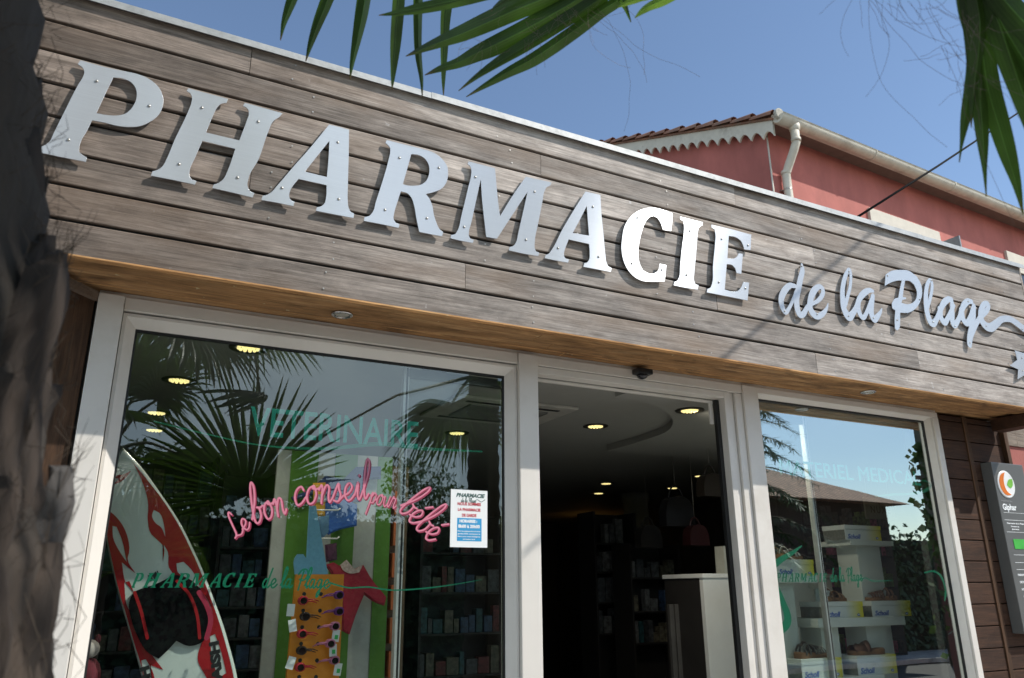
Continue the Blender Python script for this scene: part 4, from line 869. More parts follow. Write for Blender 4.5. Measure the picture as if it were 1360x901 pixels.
overlay('flame_graphic', [[(135,235),(165,262),(205,330),(214,400),(208,425),(240,485),(215,465),(185,440),(200,520),(238,570),(252,640),(262,720),(300,800),(350,868),(300,850),(310,960),(290,960),(262,850),(232,755),(204,655),(176,560),(154,470),(138,395),(126,320)],
  [(148,295),(165,300),(185,350),(205,440),(178,400),(150,340)], [(195,520),(215,515),(232,560),(220,640),(205,610)], [(262,830),(280,825),(310,880),(320,950),(290,940),(268,880)]], RB, YSB-.0012)
overlay('logo_mark', [[(150,95),(185,92),(222,76),(205,100),(178,122),(150,132),(172,108),(148,104)]], RB, YSB-.0012)
padm = mat('foam_pad', (.006, .005, .006), .9, .3, 30, bump=.4, spec=.08)
me_ = overlay('traction_pad', [[(262,545),(310,530),(350,512),(392,492),(440,502),(480,530),(520,590),(542,655),(530,720),(500,758),(450,772),(400,752),(365,790),(330,822),(290,800),(250,740),(222,665),(214,600),(232,560)]], padm, YSB-.010, .018)
for k in range(2):
    pts = [(235+k*160, 560-k*60), (262+k*175, 640-k*60), (285+k*195, 740-k*80)] if k == 0 else [(402, 515), (452, 570), (482, 650), (492, 740)]
    s_ = [[(*at(*Z1(*p), 1, YSB)[[0, 2]], .006) for p in pts]]; s_ = [[tuple(v) for v in smooth_path(q)] for q in s_]; o = stroke_obj('pad_stripe', s_, YSB-.0205, RB, t, res=.003)
s_ = [[tuple(v) for v in smooth_path([(*at(*Z1(*p), 1, YSB)[[0, 2]], .010) for p in ((490, 560), (520, 610), (536, 670), (520, 740))])]]; stroke_obj('pad_stripe', s_, YSB-.0205, mat('crimson_foam', (.40, .02, .06), .7), t, res=.003)
def board_text(s, p0, p1, h, m):
    a, c = at(*Z1(*p0), 1, YSB), at(*Z1(*p1), 1, YSB); L = math.hypot(c[0]-a[0], c[2]-a[2]); me = text_mesh('board_lettering', s, h/.7, .0003, 0, .003, width=L)
    an = math.atan2(c[2]-a[2], c[0]-a[0])
    for v in me.vertices: x, z = v.co.x, v.co.z; v.co = (a[0]+x*cos(an)-z*sin(an), YSB-.0022+v.co.y, a[2]+x*sin(an)+z*cos(an))
    link('board_lettering', me, m, t)
board_text('NAISH', (588, 960), (568, 752), .035, BLACK); board_text('NAISH', (318, 1040), (290, 850), .03, BLACK)
board_text('5\'8"', (296, 515), (338, 496), .022, BLACK)
# small red toys at the bottom left corner of the window
p = at(118, 880, 1, .75); t = thing('soft_toy', 'small maroon soft toy low in the left corner of the left window', 'toy', p)
b = MB(); b.blob((p[0], .75, p[2]-.05), (.05, .04, .07), 12); b.build('body', mat('maroon_plush', (.16, .02, .035), .9, .3, 40), t)
b = MB(); b.blob((p[0]-.005, .745, p[2]+.05), (.038, .035, .036), 12); b.build('head', mat('pale_plush', (.45, .40, .38), .9, .3, 40), t)
b = MB(); b.blob((p[0]-.03, .75, p[2]+.085), (.012, .01, .02)); b.build('ear', MC['maroon_plush'], t); b = MB(); b.blob((p[0]+.02, .75, p[2]+.085), (.012, .01, .02)); b.build('ear', MC['maroon_plush'], t)

# ---- right window: shoe displays
Y8 = 1.0
Z6 = lambda x, y: (980+x/4.077, 680+y/4.077)
STW = mat('display_white', (.58, .62, .58), .45, .03)
def stand(label, sl, col, y=Y8):
    a, c = at(*Z6(sl[0], sl[1]), 1, y), at(*Z6(sl[2], sl[1]), 1, y); z1 = a[2]; z0 = at(*Z6(sl[2], sl[3]), 1, y)[2]
    t = thing('display_shelf', label, 'display shelf', ((a[0]+c[0])/2, y+.15, .006), 'white shoe display shelves')
    b = MB(); b.box((a[0], y, z0), (c[0], y+.32, z1), .003); b.build('shelf', STW, t)
    for c0, c1 in col:
        p, q = at(*Z6(c0, sl[3]), 1, y+.06), at(*Z6(c1, sl[3]), 1, y+.06); b = MB(); b.box((p[0], y+.06, .006), (q[0], y+.24, z0), .003); b.build('column', STW, t)
    return z1
zA = stand('high white display shelf carrying one shoe box', (608, 152, 840, 186), [(640, 765)], 1.0)
zB = stand('wide white display shelf in the middle carrying two shoe boxes', (432, 580, 905, 612), [(690, 800), (445, 540)], .94)
zC = stand('left white display shelf beside the frame', (150, 345, 440, 384), [(170, 298)], .96)
zD = stand('lowest white display shelf at the bottom of the right window', (232, 925, 800, 950), [(430, 600)], .88)
def shoebox(label, x0, x1, y, z, h=.105, d=.2, extra=''):
    a, c = at(*Z6(x0, 300), 1, y)[0], at(*Z6(x1, 300), 1, y)[0]
    t = thing('shoe_box', label, 'shoe box', ((a+c)/2, y+d/2, z), 'white and yellow shoe boxes'); w_ = c-a
    m, tt, bb = newmat('box_print') if 'box_print' not in MC else (MC['box_print'], None, None)
    if tt:
        MC['box_print'] = m; uv = N(tt, 'ShaderNodeAttribute', attribute_name='gx'); cr = N(tt, 'ShaderNodeValToRGB'); e = cr.color_ramp.elements; e[0].position = .55; e[0].color = (.60, .64, .62, 1); e[1].position = .97; e[1].color = (.62, .56, .02, 1)
        tt.links.new(uv.outputs['Fac'], cr.inputs[0]); tt.links.new(cr.outputs[0], bb.inputs['Base Color']); bb.inputs['Roughness'].default_value = .45
    def part(nm, p, q, mm):
        b = MB(); gl = b.bm.verts.layers.float.new('gx'); b.box(p, q, .0015)
        for v in b.bm.verts: v[gl] = (v.co.x-a)/w_
        return b.build(nm, mm, t)
    part('box_body', (a, y+.003, z+.0005), (c, y+d, z+h*.70), m); part('lid', (a-.002, y, z+h*.70+.001), (c+.002, y+d+.003, z+h), m)
    b = MB(); b.box((a-.0035, y+.006, z+.002), (a-.0022, y+d-.004, z+h*.68)); b.build('side_label', mat('grey_label', (.13, .14, .12), .6, .4, 60), t)
    me = text_mesh('brand_lettering', 'Scholl', h*.42, .0003, .25, .0012, width=w_*.36); place(me, a+w_*.05, y+.0022, z+h*.10); link('brand_lettering', me, mat('box_blue', (.02, .08, .38), .5), t)
    b = MB(); b.lathe((a+w_*.87, y+.0028, z+h*.17), [(.014, 0), (.014, -.0012)], 18, 'y', (1, .62)); b.build('oval_logo', MC['box_blue'], t)
    b = MB(); b.lathe((a+w_*.87, y+.0014, z+h*.17), [(.009, 0), (.009, -.0008)], 14, 'y', (1, .3)); b.build('oval_logo_centre', WP, t)
    return (a+c)/2, z+h
p1 = shoebox('white and yellow shoe box alone on the highest shelf', 608, 803, 1.0, zA)
p2 = shoebox('white and yellow shoe box on the left shelf under the sandals', 212, 412, .98, zC)
p3 = shoebox('left shoe box of the pair on the wide middle shelf', 434, 648, .96, zB)
p4 = shoebox('right shoe box of the pair on the wide middle shelf', 697, 903, .96, zB)
p5 = shoebox('left shoe box at the bottom of the right window under the woven sandal', 286, 497, .90, zD, .12)
p6 = shoebox('right shoe box at the bottom of the right window under the brown clog', 580, 784, .90, zD, .12)
def shoe(label, x, y, z, m, kind, rot=0, s=1.0):
    t = thing('sandal', label, 'sandal', (x, y, z), 'sandals shown on the shoe boxes'); c, sn = cos(rot), sin(rot)
    def tr(u, v, w2): return (x+(u*c-v*sn)*s, y+(u*sn+v*c)*s, z+w2*s)
    b = MB(); out = smooth_loop([(-.12, -.028), (-.125, .02), (-.08, .034), (-.02, .028), (.05, .044), (.10, .035), (.125, 0), (.10, -.036), (.05, -.042), (-.02, -.024), (-.08, -.034)], 3, 80)
    n = len(out)
    lo = [b.bm.verts.new(tr(u, v, .001)) for u, v in out]; mid = [b.bm.verts.new(tr(u*1.02, v*1.04, .018+.010*max(0, -u*8))) for u, v in out]; top = [b.bm.verts.new(tr(u*.96, v*.92, .024+.012*max(0, -u*8))) for u, v in out]
    for A_, B_ in ((lo, mid), (mid, top)):
        for k in range(n): b.bm.faces.new((A_[k], A_[(k+1) % n], B_[(k+1) % n], B_[k]))
    b.bm.faces.new(list(reversed(lo))); b.bm.faces.new(top); b.build('sole', mat('cork_sole', (.20, .10, .045), .7), t)
    def strap(u, hgt, wd, nm='strap'):
        b = MB(); P1 = []; P2 = []
        for k in range(11):
            a = pi*k/10; P1.append(b.bm.verts.new(tr(u-wd/2, -.04*cos(a), .018+hgt*sin(a)))); P2.append(b.bm.verts.new(tr(u+wd/2, -.040*cos(a), .018+hgt*.82*sin(a))))
        for k in range(10): f = b.bm.faces.new((P1[k], P1[k+1], P2[k+1], P2[k])); f.smooth = True
        o = b.build(nm, m, t); md = o.modifiers.new('s', 'SOLIDIFY'); md.thickness = .003
    if kind == 'clog': strap(.055, .045, .09, 'upper'); strap(.0, .062, .03); 
    elif kind == 'woven':
        for k in range(5): strap(.085-k*.022, .04+.004*k, .012)
        strap(-.05, .075, .012); strap(-.085, .06, .012)
    else: strap(.065, .042, .028); strap(.02, .055, .028); strap(-.07, .07, .012)
    if kind != 'flat': b = MB(); b.box(tr(.015, -.046, .045), tr(.035, -.040, .062), .001); b.build('buckle', SCREWM, t)
TAN, BRN, GRY, SIL = mat('tan_leather', (.22, .12, .06), .5), mat('brown_suede', (.10, .045, .025), .6), mat('grey_leather2', (.10, .10, .09), .5, .4, 80), mat('silver_leather', (.45, .46, .44), .35)
shoe('flat tan sandal on the left box of the middle shelf', p3[0], 1.03, p3[1], TAN, 'flat', .2); shoe('brown sandal with pale buckle on the right box of the middle shelf', p4[0]-.02, 1.03, p4[1], BRN, 'woven', 2.9)
shoe('dark woven sandal on the left box at the bottom', p5[0], .98, p5[1], GRY, 'woven', .1, 1.15); shoe('brown clog with pale insole on the right box at the bottom', p6[0]-.02, .97, p6[1], BRN, 'clog', 3.0, 1.15)
shoe('silver sandal on the left shelf box, front of its pair', p2[0], 1.02, p2[1], SIL, 'flat', .25); shoe('tan sandal on the left shelf box, behind the silver one', p2[0]+.02, 1.12, p2[1], TAN, 'flat', .3)
# small card behind the left box of the middle shelf
b = MB(); b.box((p3[0]-.06, 1.13, p3[1]), (p3[0]+.08, 1.14, p3[1]+.085), .001); tag(b.build('display_card', STW), 'small blank white card standing behind the tan sandal', 'card')
# cosmetics header board
p, q = at(1147, 660, 1, 1.9), at(1190, 691, 1, 1.9); t = thing('header_sign', 'pale cosmetics header board hanging above the highest shoe box', 'sign', p)
b = MB(); b.box((p[0], 1.9, q[2]), (q[0], 1.915, p[2]), .002); b.build('board', mat('cream_board', (.34, .34, .25), .6), t)
me = text_mesh('lettering', 'NUXE', .085, .0003, 0, .001, 'CENTER', width=(q[0]-p[0])*.66, spacing=1.3); place(me, (p[0]+q[0])/2, 1.898, q[2]+.055); link('lettering', me, mat('dark_gold', (.14, .12, .06), .5), t)
b = MB(); u, v = (p[0]+q[0])/2, p[2]-.05; b.poly([(u+r*cos(a), 1.8985, v+r*sin(a)) for r, a in [((.022 if k % 2 else .010), k*pi/6) for k in range(12)]], (0, .001, 0)); b.build('emblem', MC['dark_gold'], t)
b = MB(); b.tube([(p[0]+.05, 1.907, p[2]), (p[0]+.05, 1.907, 2.742)], .002, 6); b.tube([(q[0]-.05, 1.907, p[2]), (q[0]-.05, 1.907, 2.742)], .002, 6); b.build('hanging_wires', SCREWM, t)

# ================================================================== wall sign at the right
gx0, gx1, gz0, gz1 = 5.44, 5.80, 1.315, 2.436
t = thing('wall_sign', 'tall grey pharmacy group panel with a round logo on the right wall', 'sign', (5.6, .36, gz0))
b = MB(); b.box((gx0, .305, gz0), (gx1, .384, gz1), .004); b.build('panel', mat('grey_sign_paint', (.115, .118, .115), .4, .04, coat=.2), t)
yy = .3035; W2 = mat('white_print', (.85, .87, .87), .5); u0 = gx0+.03
def gt(s, z, h, wd, m=W2, bold=.0004, x=None): me = text_mesh('sign_lettering', s, h/.7, .0003, 0, bold, width=wd); place(me, (x or u0+.012), yy, z); link('sign_lettering', me, m, t)
cx, cz = gx0+.118, gz1-.15
b = MB(); b.lathe((cx, .304, cz), [(.095, .001), (.095, -.003), (.088, -.006)], 40, 'y', (1, 1.0)); b.build('logo_disc', mat('logo_white', (.78, .79, .78), .4), t)
def arc_shape(name, c, pts, m, dy): 
    me = curve_mesh(name, [[tuple(q) for q in smooth_loop([(c[0]+u, c[1]+v) for u, v in pts], 5, 70)]], .0008); place(me, 0, .297-dy, 0); link(name, me, m, t)
arc_shape('logo_orange', (cx, cz), [(.0, .082), (-.045, .066), (-.078, .02), (-.072, -.035), (-.03, -.074), (.03, -.072), (-.015, -.045), (-.03, 0), (-.022, .045)], mat('logo_orange', (.70, .17, .01), .4), .0005)
arc_shape('logo_leaf', (cx, cz), [(.0, -.005), (.03, .032), (.072, .04), (.066, -.002), (.035, -.025)], mat('logo_green', (.18, .48, .05), .4), .0005)
gt('PHARMACIEN', gz1-.272, .011, .12, mat('faint_print', (.3, .3, .3), .5), .0002, u0-.002)
gt('Giphar', gz1-.325, .040, .155, W2, .0016, u0)
b = MB(); b.box((u0, .3035, gz1-.345), (gx1-.05, .3046, gz1-.343)); b.build('rule_line', W2, t)
for z in (gz1-.395, gz1-.475): b = MB(); b.box((u0-.005, .3035, z), (gx1-.03, .3046, z+.0025)); b.build('rule_line', W2, t)
gt('Pharmacie de la Plage', gz1-.42, .010, .19); gt('Docteur en', gz1-.44, .009, .09, x=u0+.05); gt('pharmacie', gz1-.458, .009, .08, x=u0+.055)
b = MB(); b.box((u0+.045, .302, gz1-.585), (gx1-.07, .3046, gz1-.52), .001); b.build('green_plate', mat('plate_green', (.06, .42, .06), .4), t)
gt('PRODUITS DE', gz1-.543, .010, .12, x=u0+.055); gt('LA MER', gz1-.567, .010, .07, x=u0+.07)
for z in (gz1-.625, gz1-.675, gz1-.72): b = MB(); b.box((u0+.02, .3035, z), (gx1-.03, .3046, z+.0025)); b.build('rule_line', W2, t)
for k, s in enumerate(('PARAPHARMACIE', 'ORTHOPEDIE', 'HOMEOPATHIE', 'HERBORISTERIE', 'PRODUITS', 'VETERINAIRES')): gt(s, gz1-.76-k*.046, .014, .012*len(s), x=u0+.02+.006*k)

# neighbouring building face right of the shop
nb = thing('neighbour_facade', 'red rendered facade with pale boards beside the shop', 'building', (7, .45, 0))
RED_W = mat('red_render', (.44, .135, .11), .85, .22, 1.6, bump=.5, bscale=90, stretch=(1, 1, .45), dark=(.33, .105, .088))
b = MB(); b.box((5.777, .43, 1.43), (9, .6, 2.60)); b.build('rendered_wall', RED_W, nb)
b = MB()
for z0, zt_ in ((2.602, 2.695), (2.697, 2.79), (2.792, 2.9)):
    for x0, x1 in ((5.777, 5.99), (5.992, 7.2), (7.202, 9)): b.box((x0, .415, z0), (x1, .6, zt_), .002)
z = .0
while z < 1.40: b.box((5.777, .41, z), (9, .6, z+.107), .002); z += .11
b.build('board_bands', W_PALE, nb)

# ================================================================== red house behind
hp = np.array([7.748, 4.0]); ha = R(2.83)
def hw(u, v, z): return (hp[0]+u*cos(ha)-v*sin(ha), hp[1]+u*sin(ha)+v*cos(ha), z)
hs = thing('red_house', 'red rendered two storey house with tiled roof and pale gutter behind the shop', 'house', (11, 7, 0))
ZE = 7.88; SL = .43
def hbox(b, a, c, bev=0):
    n0 = len(b.bm.verts); b.box(a, c, bev); b.bm.verts.ensure_lookup_table()
    for v in list(b.bm.verts)[n0:]: v.co = Vector(hw(*v.co))
HH = 9.0
b = MB()
o = [hw(0, 0, 3), hw(14, 0, 3), hw(14, HH, 3), hw(0, HH, 3)]; 
wv = [b.bm.verts.new(p) for p in [hw(0, 0, 0), hw(14, 0, 0), hw(14, HH, 0), hw(0, HH, 0), hw(0, 0, ZE+.05), hw(14, 0, ZE+.05), hw(14, HH, ZE+.05), hw(0, HH, ZE+.05), hw(0, HH/2, ZE+SL*HH/2), hw(14, HH/2, ZE+SL*HH/2)]]
for q in ((0, 1, 5, 4), (1, 2, 6, 9, 5), (2, 3, 7, 6), (3, 0, 4, 8, 7), (4, 5, 9, 8), (6, 7, 8, 9)): b.bm.faces.new([wv[i] for i in q])
b.build('walls', RED_W, hs)
# roof: rows of canal tiles
EV = .25
TILE = mat('terracotta_tiles', (.25, .12, .075), .85, .35, 4, bump=.4, bscale=60, dark=(.20, .15, .11))
b = MB()
def rz(v): return ZE+.11+SL*(v+EV) - SL*EV if v <= HH/2 else ZE+.11+SL*(HH-v)
sl = (hw(-.16, -EV, rz(-EV)), hw(14.2, -EV, rz(-EV)), hw(14.2, HH/2, rz(HH/2)), hw(-.16, HH/2, rz(HH/2)))
b.poly(sl, (0, 0, .03)); b.poly([hw(-.16, HH/2, rz(HH/2)), hw(14.2, HH/2, rz(HH/2)), hw(14.2, HH+EV, rz(HH+EV)), hw(-.16, HH+EV, rz(HH+EV))], (0, 0, .03))
def tile_row(u, rise=1):
    v = -EV-.03; k = 0
    while v < HH/2:
        v1 = v+.36; n = 5; A_ = []; B_ = []
        for j in range(n+1):
            a = pi*j/n; A_.append(b.bm.verts.new(hw(u+.088*cos(a), v, rz(v)+(.035+.07*sin(a))*rise+rng.uniform(0, .012)))); B_.append(b.bm.verts.new(hw(u+.075*cos(a), v1+.04, rz(v1)+(.028+.05*sin(a))*rise)))
        for j in range(n): b.bm.faces.new((A_[j], A_[j+1], B_[j+1], B_[j])).smooth = True
        v = v1
for k in range(46): tile_row(-.12+.205*k, 1.5 if k == 0 else 1)
b.build('roof', TILE, hs, normals=False)
bt = MB(); bt.lathe((0, 0, 0), [(.085, 0), (.085, .05), (.07, .06)], 16, 'y')
for v in bt.bm.verts: v.co = Vector(hw(v.co.x-.10, v.co.y-EV-.11, v.co.z+rz(-EV)+.05))
bt.build('end_tile', mat('lichen_mortar', (.42, .40, .34), .9, .3, 20, bump=.6), hs)
# scalloped rake board
CREAM = mat('cream_paint', (.62, .57, .47), .55, .08, 6, dark=(.45, .40, .32))
b = MB(); top = []; low = []; v = -EV+.02
vs_ = np.arange(-EV+.02, HH/2, .0215)
for v in vs_:
    low.append(hw(-.13, v, rz(v)-.17-.125*(1-abs(sin(pi*(v+EV)/.215))**.8))) ; top.append(hw(-.13, v, rz(v)-.002))
lo = [b.bm.verts.new(p) for p in low]; hi = [b.bm.verts.new(p) for p in top]; lo2 = [b.bm.verts.new(Vector(p)+Vector((.03, 0, 0))) for p in low]; hi2 = [b.bm.verts.new(Vector(p)+Vector((.03, 0, 0))) for p in top]
for k in range(len(lo)-1):
    b.bm.faces.new((lo[k], lo[k+1], hi[k+1], hi[k])); b.bm.faces.new((lo2[k+1], lo2[k], hi2[k], hi2[k+1])); b.bm.faces.new((lo[k+1], lo[k], lo2[k], lo2[k+1]))
b.build('scalloped_board', CREAM, hs)
b = MB(); hbox(b, (-.10, -EV+.04, ZE+.0), (14.1, -.002, ZE+.04)); b.build('eaves_soffit', mat('eaves_boards', (.16, .10, .08), .8), hs)
b = MB(); hbox(b, (-.12, -EV+.015, ZE-.02), (14.1, -EV+.038, ZE+.10)); b.build('eaves_board', CREAM, hs)
# gutter (half round), brackets, downpipe
b = MB(); yc, zc, rr = -EV-.075, ZE+.03, .098; n = 12; rows = []
for u in np.arange(-.12, 14.1, .5):
    rows.append([b.bm.verts.new(hw(u, yc+rr*cos(a), zc+rr*sin(a))) for a in [-pi*j/n for j in range(n+1)]]+[b.bm.verts.new(hw(u, yc-rr-.012, zc+.006)), b.bm.verts.new(hw(u, yc-rr-.004, zc+.014))])
for A_, B_ in zip(rows, rows[1:]):
    for j in range(len(A_)-1): b.bm.faces.new((A_[j], A_[j+1], B_[j+1], B_[j])).smooth = True
b.bm.faces.new(rows[0][:n+1]); gut = b.build('gutter', CREAM, hs); md = gut.modifiers.new('s', 'SOLIDIFY'); md.thickness = .005
for u in (1.9, 3.9, 5.9): b = MB(); b.tube([hw(u, yc+(rr+.004)*cos(a), zc+(rr+.004)*sin(a)) for a in [-pi*j/10 for j in range(11)]], .009, 6); b.build('gutter_joint', CREAM, gut)
b = MB(); b.tube([hw(.20, yc, zc-.03), hw(.20, yc, zc-.12), hw(.20, yc, zc-.17)], [.085, .075, .052], 16); b.tube([hw(.20, yc, zc-.13), hw(.20, yc+.005, zc-.33), hw(.20, yc+.06, zc-.43), hw(.20, -.14, zc-.62), hw(.20, -.085, zc-.72), hw(.20, -.085, zc-1.0), hw(.20, -.085, 3)], .06, 16)
dp = b.build('downpipe', CREAM, hs)
for z in (zc-.30, zc-.70): b = MB(); b.tube([hw(.20, yc if z > zc-.5 else -.085, z-.02), hw(.20, yc if z > zc-.5 else -.085, z+.03)], .068, 16); b.build('pipe_collar', CREAM, dp)
b = MB(); b.tube([hw(.20, -.085, zc-.98), hw(.20, -.085, zc-.95)], .06, 16); hbox(b, (.12, -.04, zc-.975), (.28, 0, zc-.955)); b.build('pipe_clip', SCREWM, dp)
b = MB(); b.tube([hw(-.012, -.012, 3), hw(-.012, -.012, ZE-.05)], .012, 6); b.build('corner_bead', CREAM, hs)
def rel(px, py): 
    d = ray(px, py); nrm = np.array([-sin(ha), cos(ha), 0]); tt = (np.dot(np.array([hp[0], hp[1], 0])-CAM, nrm))/np.dot(d, nrm); p = CAM+d*tt
    return ((p[0]-hp[0])*cos(ha)+(p[1]-hp[1])*sin(ha), p[2])
STN = mat('stone_surround', (.58, .53, .45), .75, .08, 8, bump=.2)
def hwin(u0, u1, zt, label, par):
    b = MB(); sw = .27
    hbox(b, (u0, -.045, zt-.30), (u1, .002, zt), .006); hbox(b, (u0, -.045, zt-1.9), (u0+sw, .002, zt-.301), .006); hbox(b, (u1-sw, -.045, zt-1.9), (u1, .002, zt-.301), .006)
    o = b.build('window', STN, hs); o['label'] = label
    b = MB(); hbox(b, (u0+sw, -.044, zt-.36), (u1-sw, -.02, zt-.301)); hbox(b, (u0+sw, -.044, zt-.36), (u0+sw+.02, -.02, zt-1.9)); b.build('frame', CREAM, o)
    b = MB(); hbox(b, (u0+sw, -.018, zt-1.9), (u1-sw, -.002, zt-.34)); b.build('glass', mat('dark_window', (.03, .035, .04), .08), o)
    return o
a = rel(1151, 277); c = rel(1243, 303)
hwin(a[0], c[0], a[1], 'upper window with pale stone surround rising over the coping', hs)
b = MB(); q = rel(1246, 325); hbox(b, (q[0], -.35, q[1]-.35), (q[0]+.03, -.01, q[1]+.02)); hbox(b, (q[0]+.035, -.05, q[1]-.35), (q[0]+.32, -.012, q[1]-.01), .004); b.build('shutter_stay', mat('grey_paint', (.22, .24, .26), .5), hs)
a2 = rel(1333, 334); hwin(a2[0], a2[0]+1.6, a2[1], 'upper window at the right edge of the photo', hs)
# cables
b = MB(); A_ = at(1130, 294, 1, .12); dirn = np.array(far(1360, 145, 9.5)); b.tube([A_, A_*.6+dirn*.4-np.array([0, 0, .01]), dirn, dirn+(dirn-A_)*2], .0085, 8); tag(b.build('overhead_cable', mat('cable_sheath', (.01, .01, .01), .9, spec=.1)), 'thick black cable rising from the coping across the gutter', 'cable')
b = MB(); A_ = np.array([4.30, 0, 3.815]); B_ = np.array([2.93, 0, 2.785]); s_ = np.array([.558, -.421, .715])*3.6; d_ = (A_-B_); b.tube([B_+s_-d_*.45, B_+s_, A_+s_, A_+s_+d_*3], .0115, 8); tag(b.build('overhead_cable', BLACK), 'overhead cable casting a thin slanting shadow on the boards', 'cable')

# ================================================================== palms
LEAF = leafmat('palm_leaf', (.030, .060, .014), (.10, .20, .02), .38, .38)
LEAFD = leafmat('palm_leaf_deep', (.022, .050, .012), (.07, .15, .015), .32, .38)
DEADL = leafmat('dry_leaf', (.20, .14, .08), (.2, .14, .07), .3, .7)
PET = mat('petiole_green', (.10, .12, .03), .5, .2, 20)
FIB = mat('palm_fibre', (.055, .04, .028), .9, .3, 40)
HAIR = mat('palm_hair', (.16, .12, .10), .7, .2)
class LB:
    def __init__(s): s.bm = bmesh.new(); s.tp = s.bm.verts.layers.float.new('tip'); s.ac = s.bm.verts.layers.float.new('across')
    def strip(s, pts, widths, side, nrm, fold=.35, t0=0):
        prev = None; n = len(pts)
        for i, (p, wd) in enumerate(zip(pts, widths)):
            sd = side[i] if isinstance(side, list) else side; nn = nrm[i] if isinstance(nrm, list) else nrm
            a = s.bm.verts.new(p-sd*wd/2+nn*wd*fold*.5); m_ = s.bm.verts.new(p-nn*wd*fold*.12); c = s.bm.verts.new(p+sd*wd/2+nn*wd*fold*.5)
            for v in (a, m_, c): v[s.tp] = t0+(1-t0)*i/(n-1)
            a[s.ac] = -1; m_[s.ac] = 0; c[s.ac] = 1
            if prev: s.bm.faces.new((prev[0], prev[1], m_, a)).smooth = False; s.bm.faces.new((prev[1], prev[2], c, m_)).smooth = False
            prev = (a, m_, c)
    def build(s, name, m, parent):
        me = bpy.data.meshes.new(name); s.bm.to_mesh(me); s.bm.free(); return link(name, me, m, parent)
def fan(parent, base, hub, axis, nrm, rad, span=R(230), n=44, droop=.25, m=None, rr=None, name='frond', wmax=.042, pet=True):
    r = rr or rng; axis = Vector(axis).normalized(); nrm = Vector(nrm); nrm = (nrm-axis*nrm.dot(axis)).normalized(); sd = axis.cross(nrm); hub = Vector(hub); L = LB()
    for k in range(n):
        f = (k+.5)/n*2-1; th = f*span/2+r.uniform(-.02, .02); d = (axis*cos(th)+sd*sin(th)).normalized(); s2 = d.cross(nrm).normalized()
        ln = rad*(1-.28*abs(f)**2)*r.uniform(.9, 1.04); pts = []; ws = []; dth = span/n; dr = droop*r.uniform(.6, 1.5); bend = r.uniform(-.03, .03)
        for i in range(9):
            u = i/8; q = hub+d*ln*u*(1-.12*dr*u*u)+s2*bend*ln*u*u+Vector((0, 0, -1))*dr*ln*max(0, u-.35)**2*1.1+nrm*.10*ln*u*(1-u)
            w_ = min(ln*u*dth*1.12+.004, wmax); 
            if u > .55: w_ = min(w_, wmax*(1-((u-.55)/.45)**1.3)+.002)
            pts.append(q); ws.append(w_)
        L.strip(pts, ws, s2, nrm, .45)
    o = L.build(name, m or LEAF, parent)
    if pet:
        b = MB(); B0 = Vector(base); mid = (B0+hub)/2+Vector((0, 0, .12*(hub-B0).length)); pp = [Vector(v) for v in smooth_path([tuple(B0), tuple(mid), tuple(hub)], 5)]; b.tube(pp, [.022-.010*i/len(pp) for i in range(len(pp))], 7); b.build('petiole', PET, o)
    return o
def seen(p, margin=60):
    d = np.array(p)-CAM; z = d@AF
    if z < .05: return False
    x, y = PW/2+F_PX*(d@AR)/z, PH/2-F_PX*(d@AU)/z
    return -margin < x < PW+margin and -margin < y < PH+margin
def leaf_seen(hub, ax, rad):
    ax = Vector(ax).normalized(); sd = ax.cross(Vector((0, 0, 1))); sd = sd.normalized() if sd.length > .05 else Vector((1, 0, 0)); h = Vector(hub)
    for a in (-1.9, -1.4, -.9, -.45, 0, .45, .9, 1.4, 1.9):
        for q in (.5, 1.0):
            for dz in (0, -.3*q):
                if seen(h+(ax*cos(a)+sd*sin(a))*rad*q*1.05+Vector((0, 0, dz))): return True
    return seen(h)
def mirrored(p):
    q = np.array([p[0], .84-p[1], p[2]])-CAM; z = q@AF; x, y = PW/2+F_PX*(q@AR)/z, PH/2-F_PX*(q@AU)/z
    return (375 < x < 500 and 470 < y < 660) or (1000 < x < 1240 and 540 < y < 720)
def leaf_mirrored(hub, ax, rad):
    ax = Vector(ax).normalized(); sd = ax.cross(Vector((0, 0, 1))); sd = sd.normalized() if sd.length > .05 else Vector((1, 0, 0)); h = Vector(hub)
    return any(mirrored(h+(ax*cos(a)+sd*sin(a))*rad*q) for a in (-1.4, -.8, 0, .8, 1.4) for q in (.45, .85))
def crown(t, top, n, rad, seed, elev=(-40, 75), skip=None, petl=(.7, 1.0), nseg=40):
    r = random.Random(seed); top = Vector(top)
    for k in range(n):
        az = k*2.39996+r.uniform(-.2, .2); el = R(elev[0]+(elev[1]-elev[0])*((k+.5)/n)+r.uniform(-8, 8)); d = Vector((cos(az)*cos(el), sin(az)*cos(el), sin(el)))
        pl = r.uniform(*petl); hub = top+d*pl
        up = Vector((0, 0, 1)); ax = (d+Vector((0, 0, -.25 if el < .3 else 0))).normalized()
        if leaf_seen(hub, ax, rad*1.1) or leaf_mirrored(hub, ax, rad) or (skip and skip(hub, d)): continue
        nn = (up-ax*up.dot(ax))
        if nn.length < .1: nn = Vector((cos(az), sin(az), 0))*-1
        fan(t, top+d*.08, hub, ax, nn, rad*r.uniform(.85, 1.1), R(r.uniform(190, 240)), nseg, .35, rr=r)
def trunk_simple(t, x, y, z1, r0, r1, seed, lean=(0, 0)):
    r = random.Random(seed); b = MB(); pts = []; rad = []
    n = int(z1/.09)
    for i in range(n+1):
        u = i/n; pts.append((x+lean[0]*u, y+lean[1]*u, -.16+u*(z1+.16))); rad.append((r0+(r1-r0)*u)*(1+.09*(i % 2)+r.uniform(-.03, .03)))
    b.tube(pts, rad, 16)
    return b.build('trunk', BARK, t)
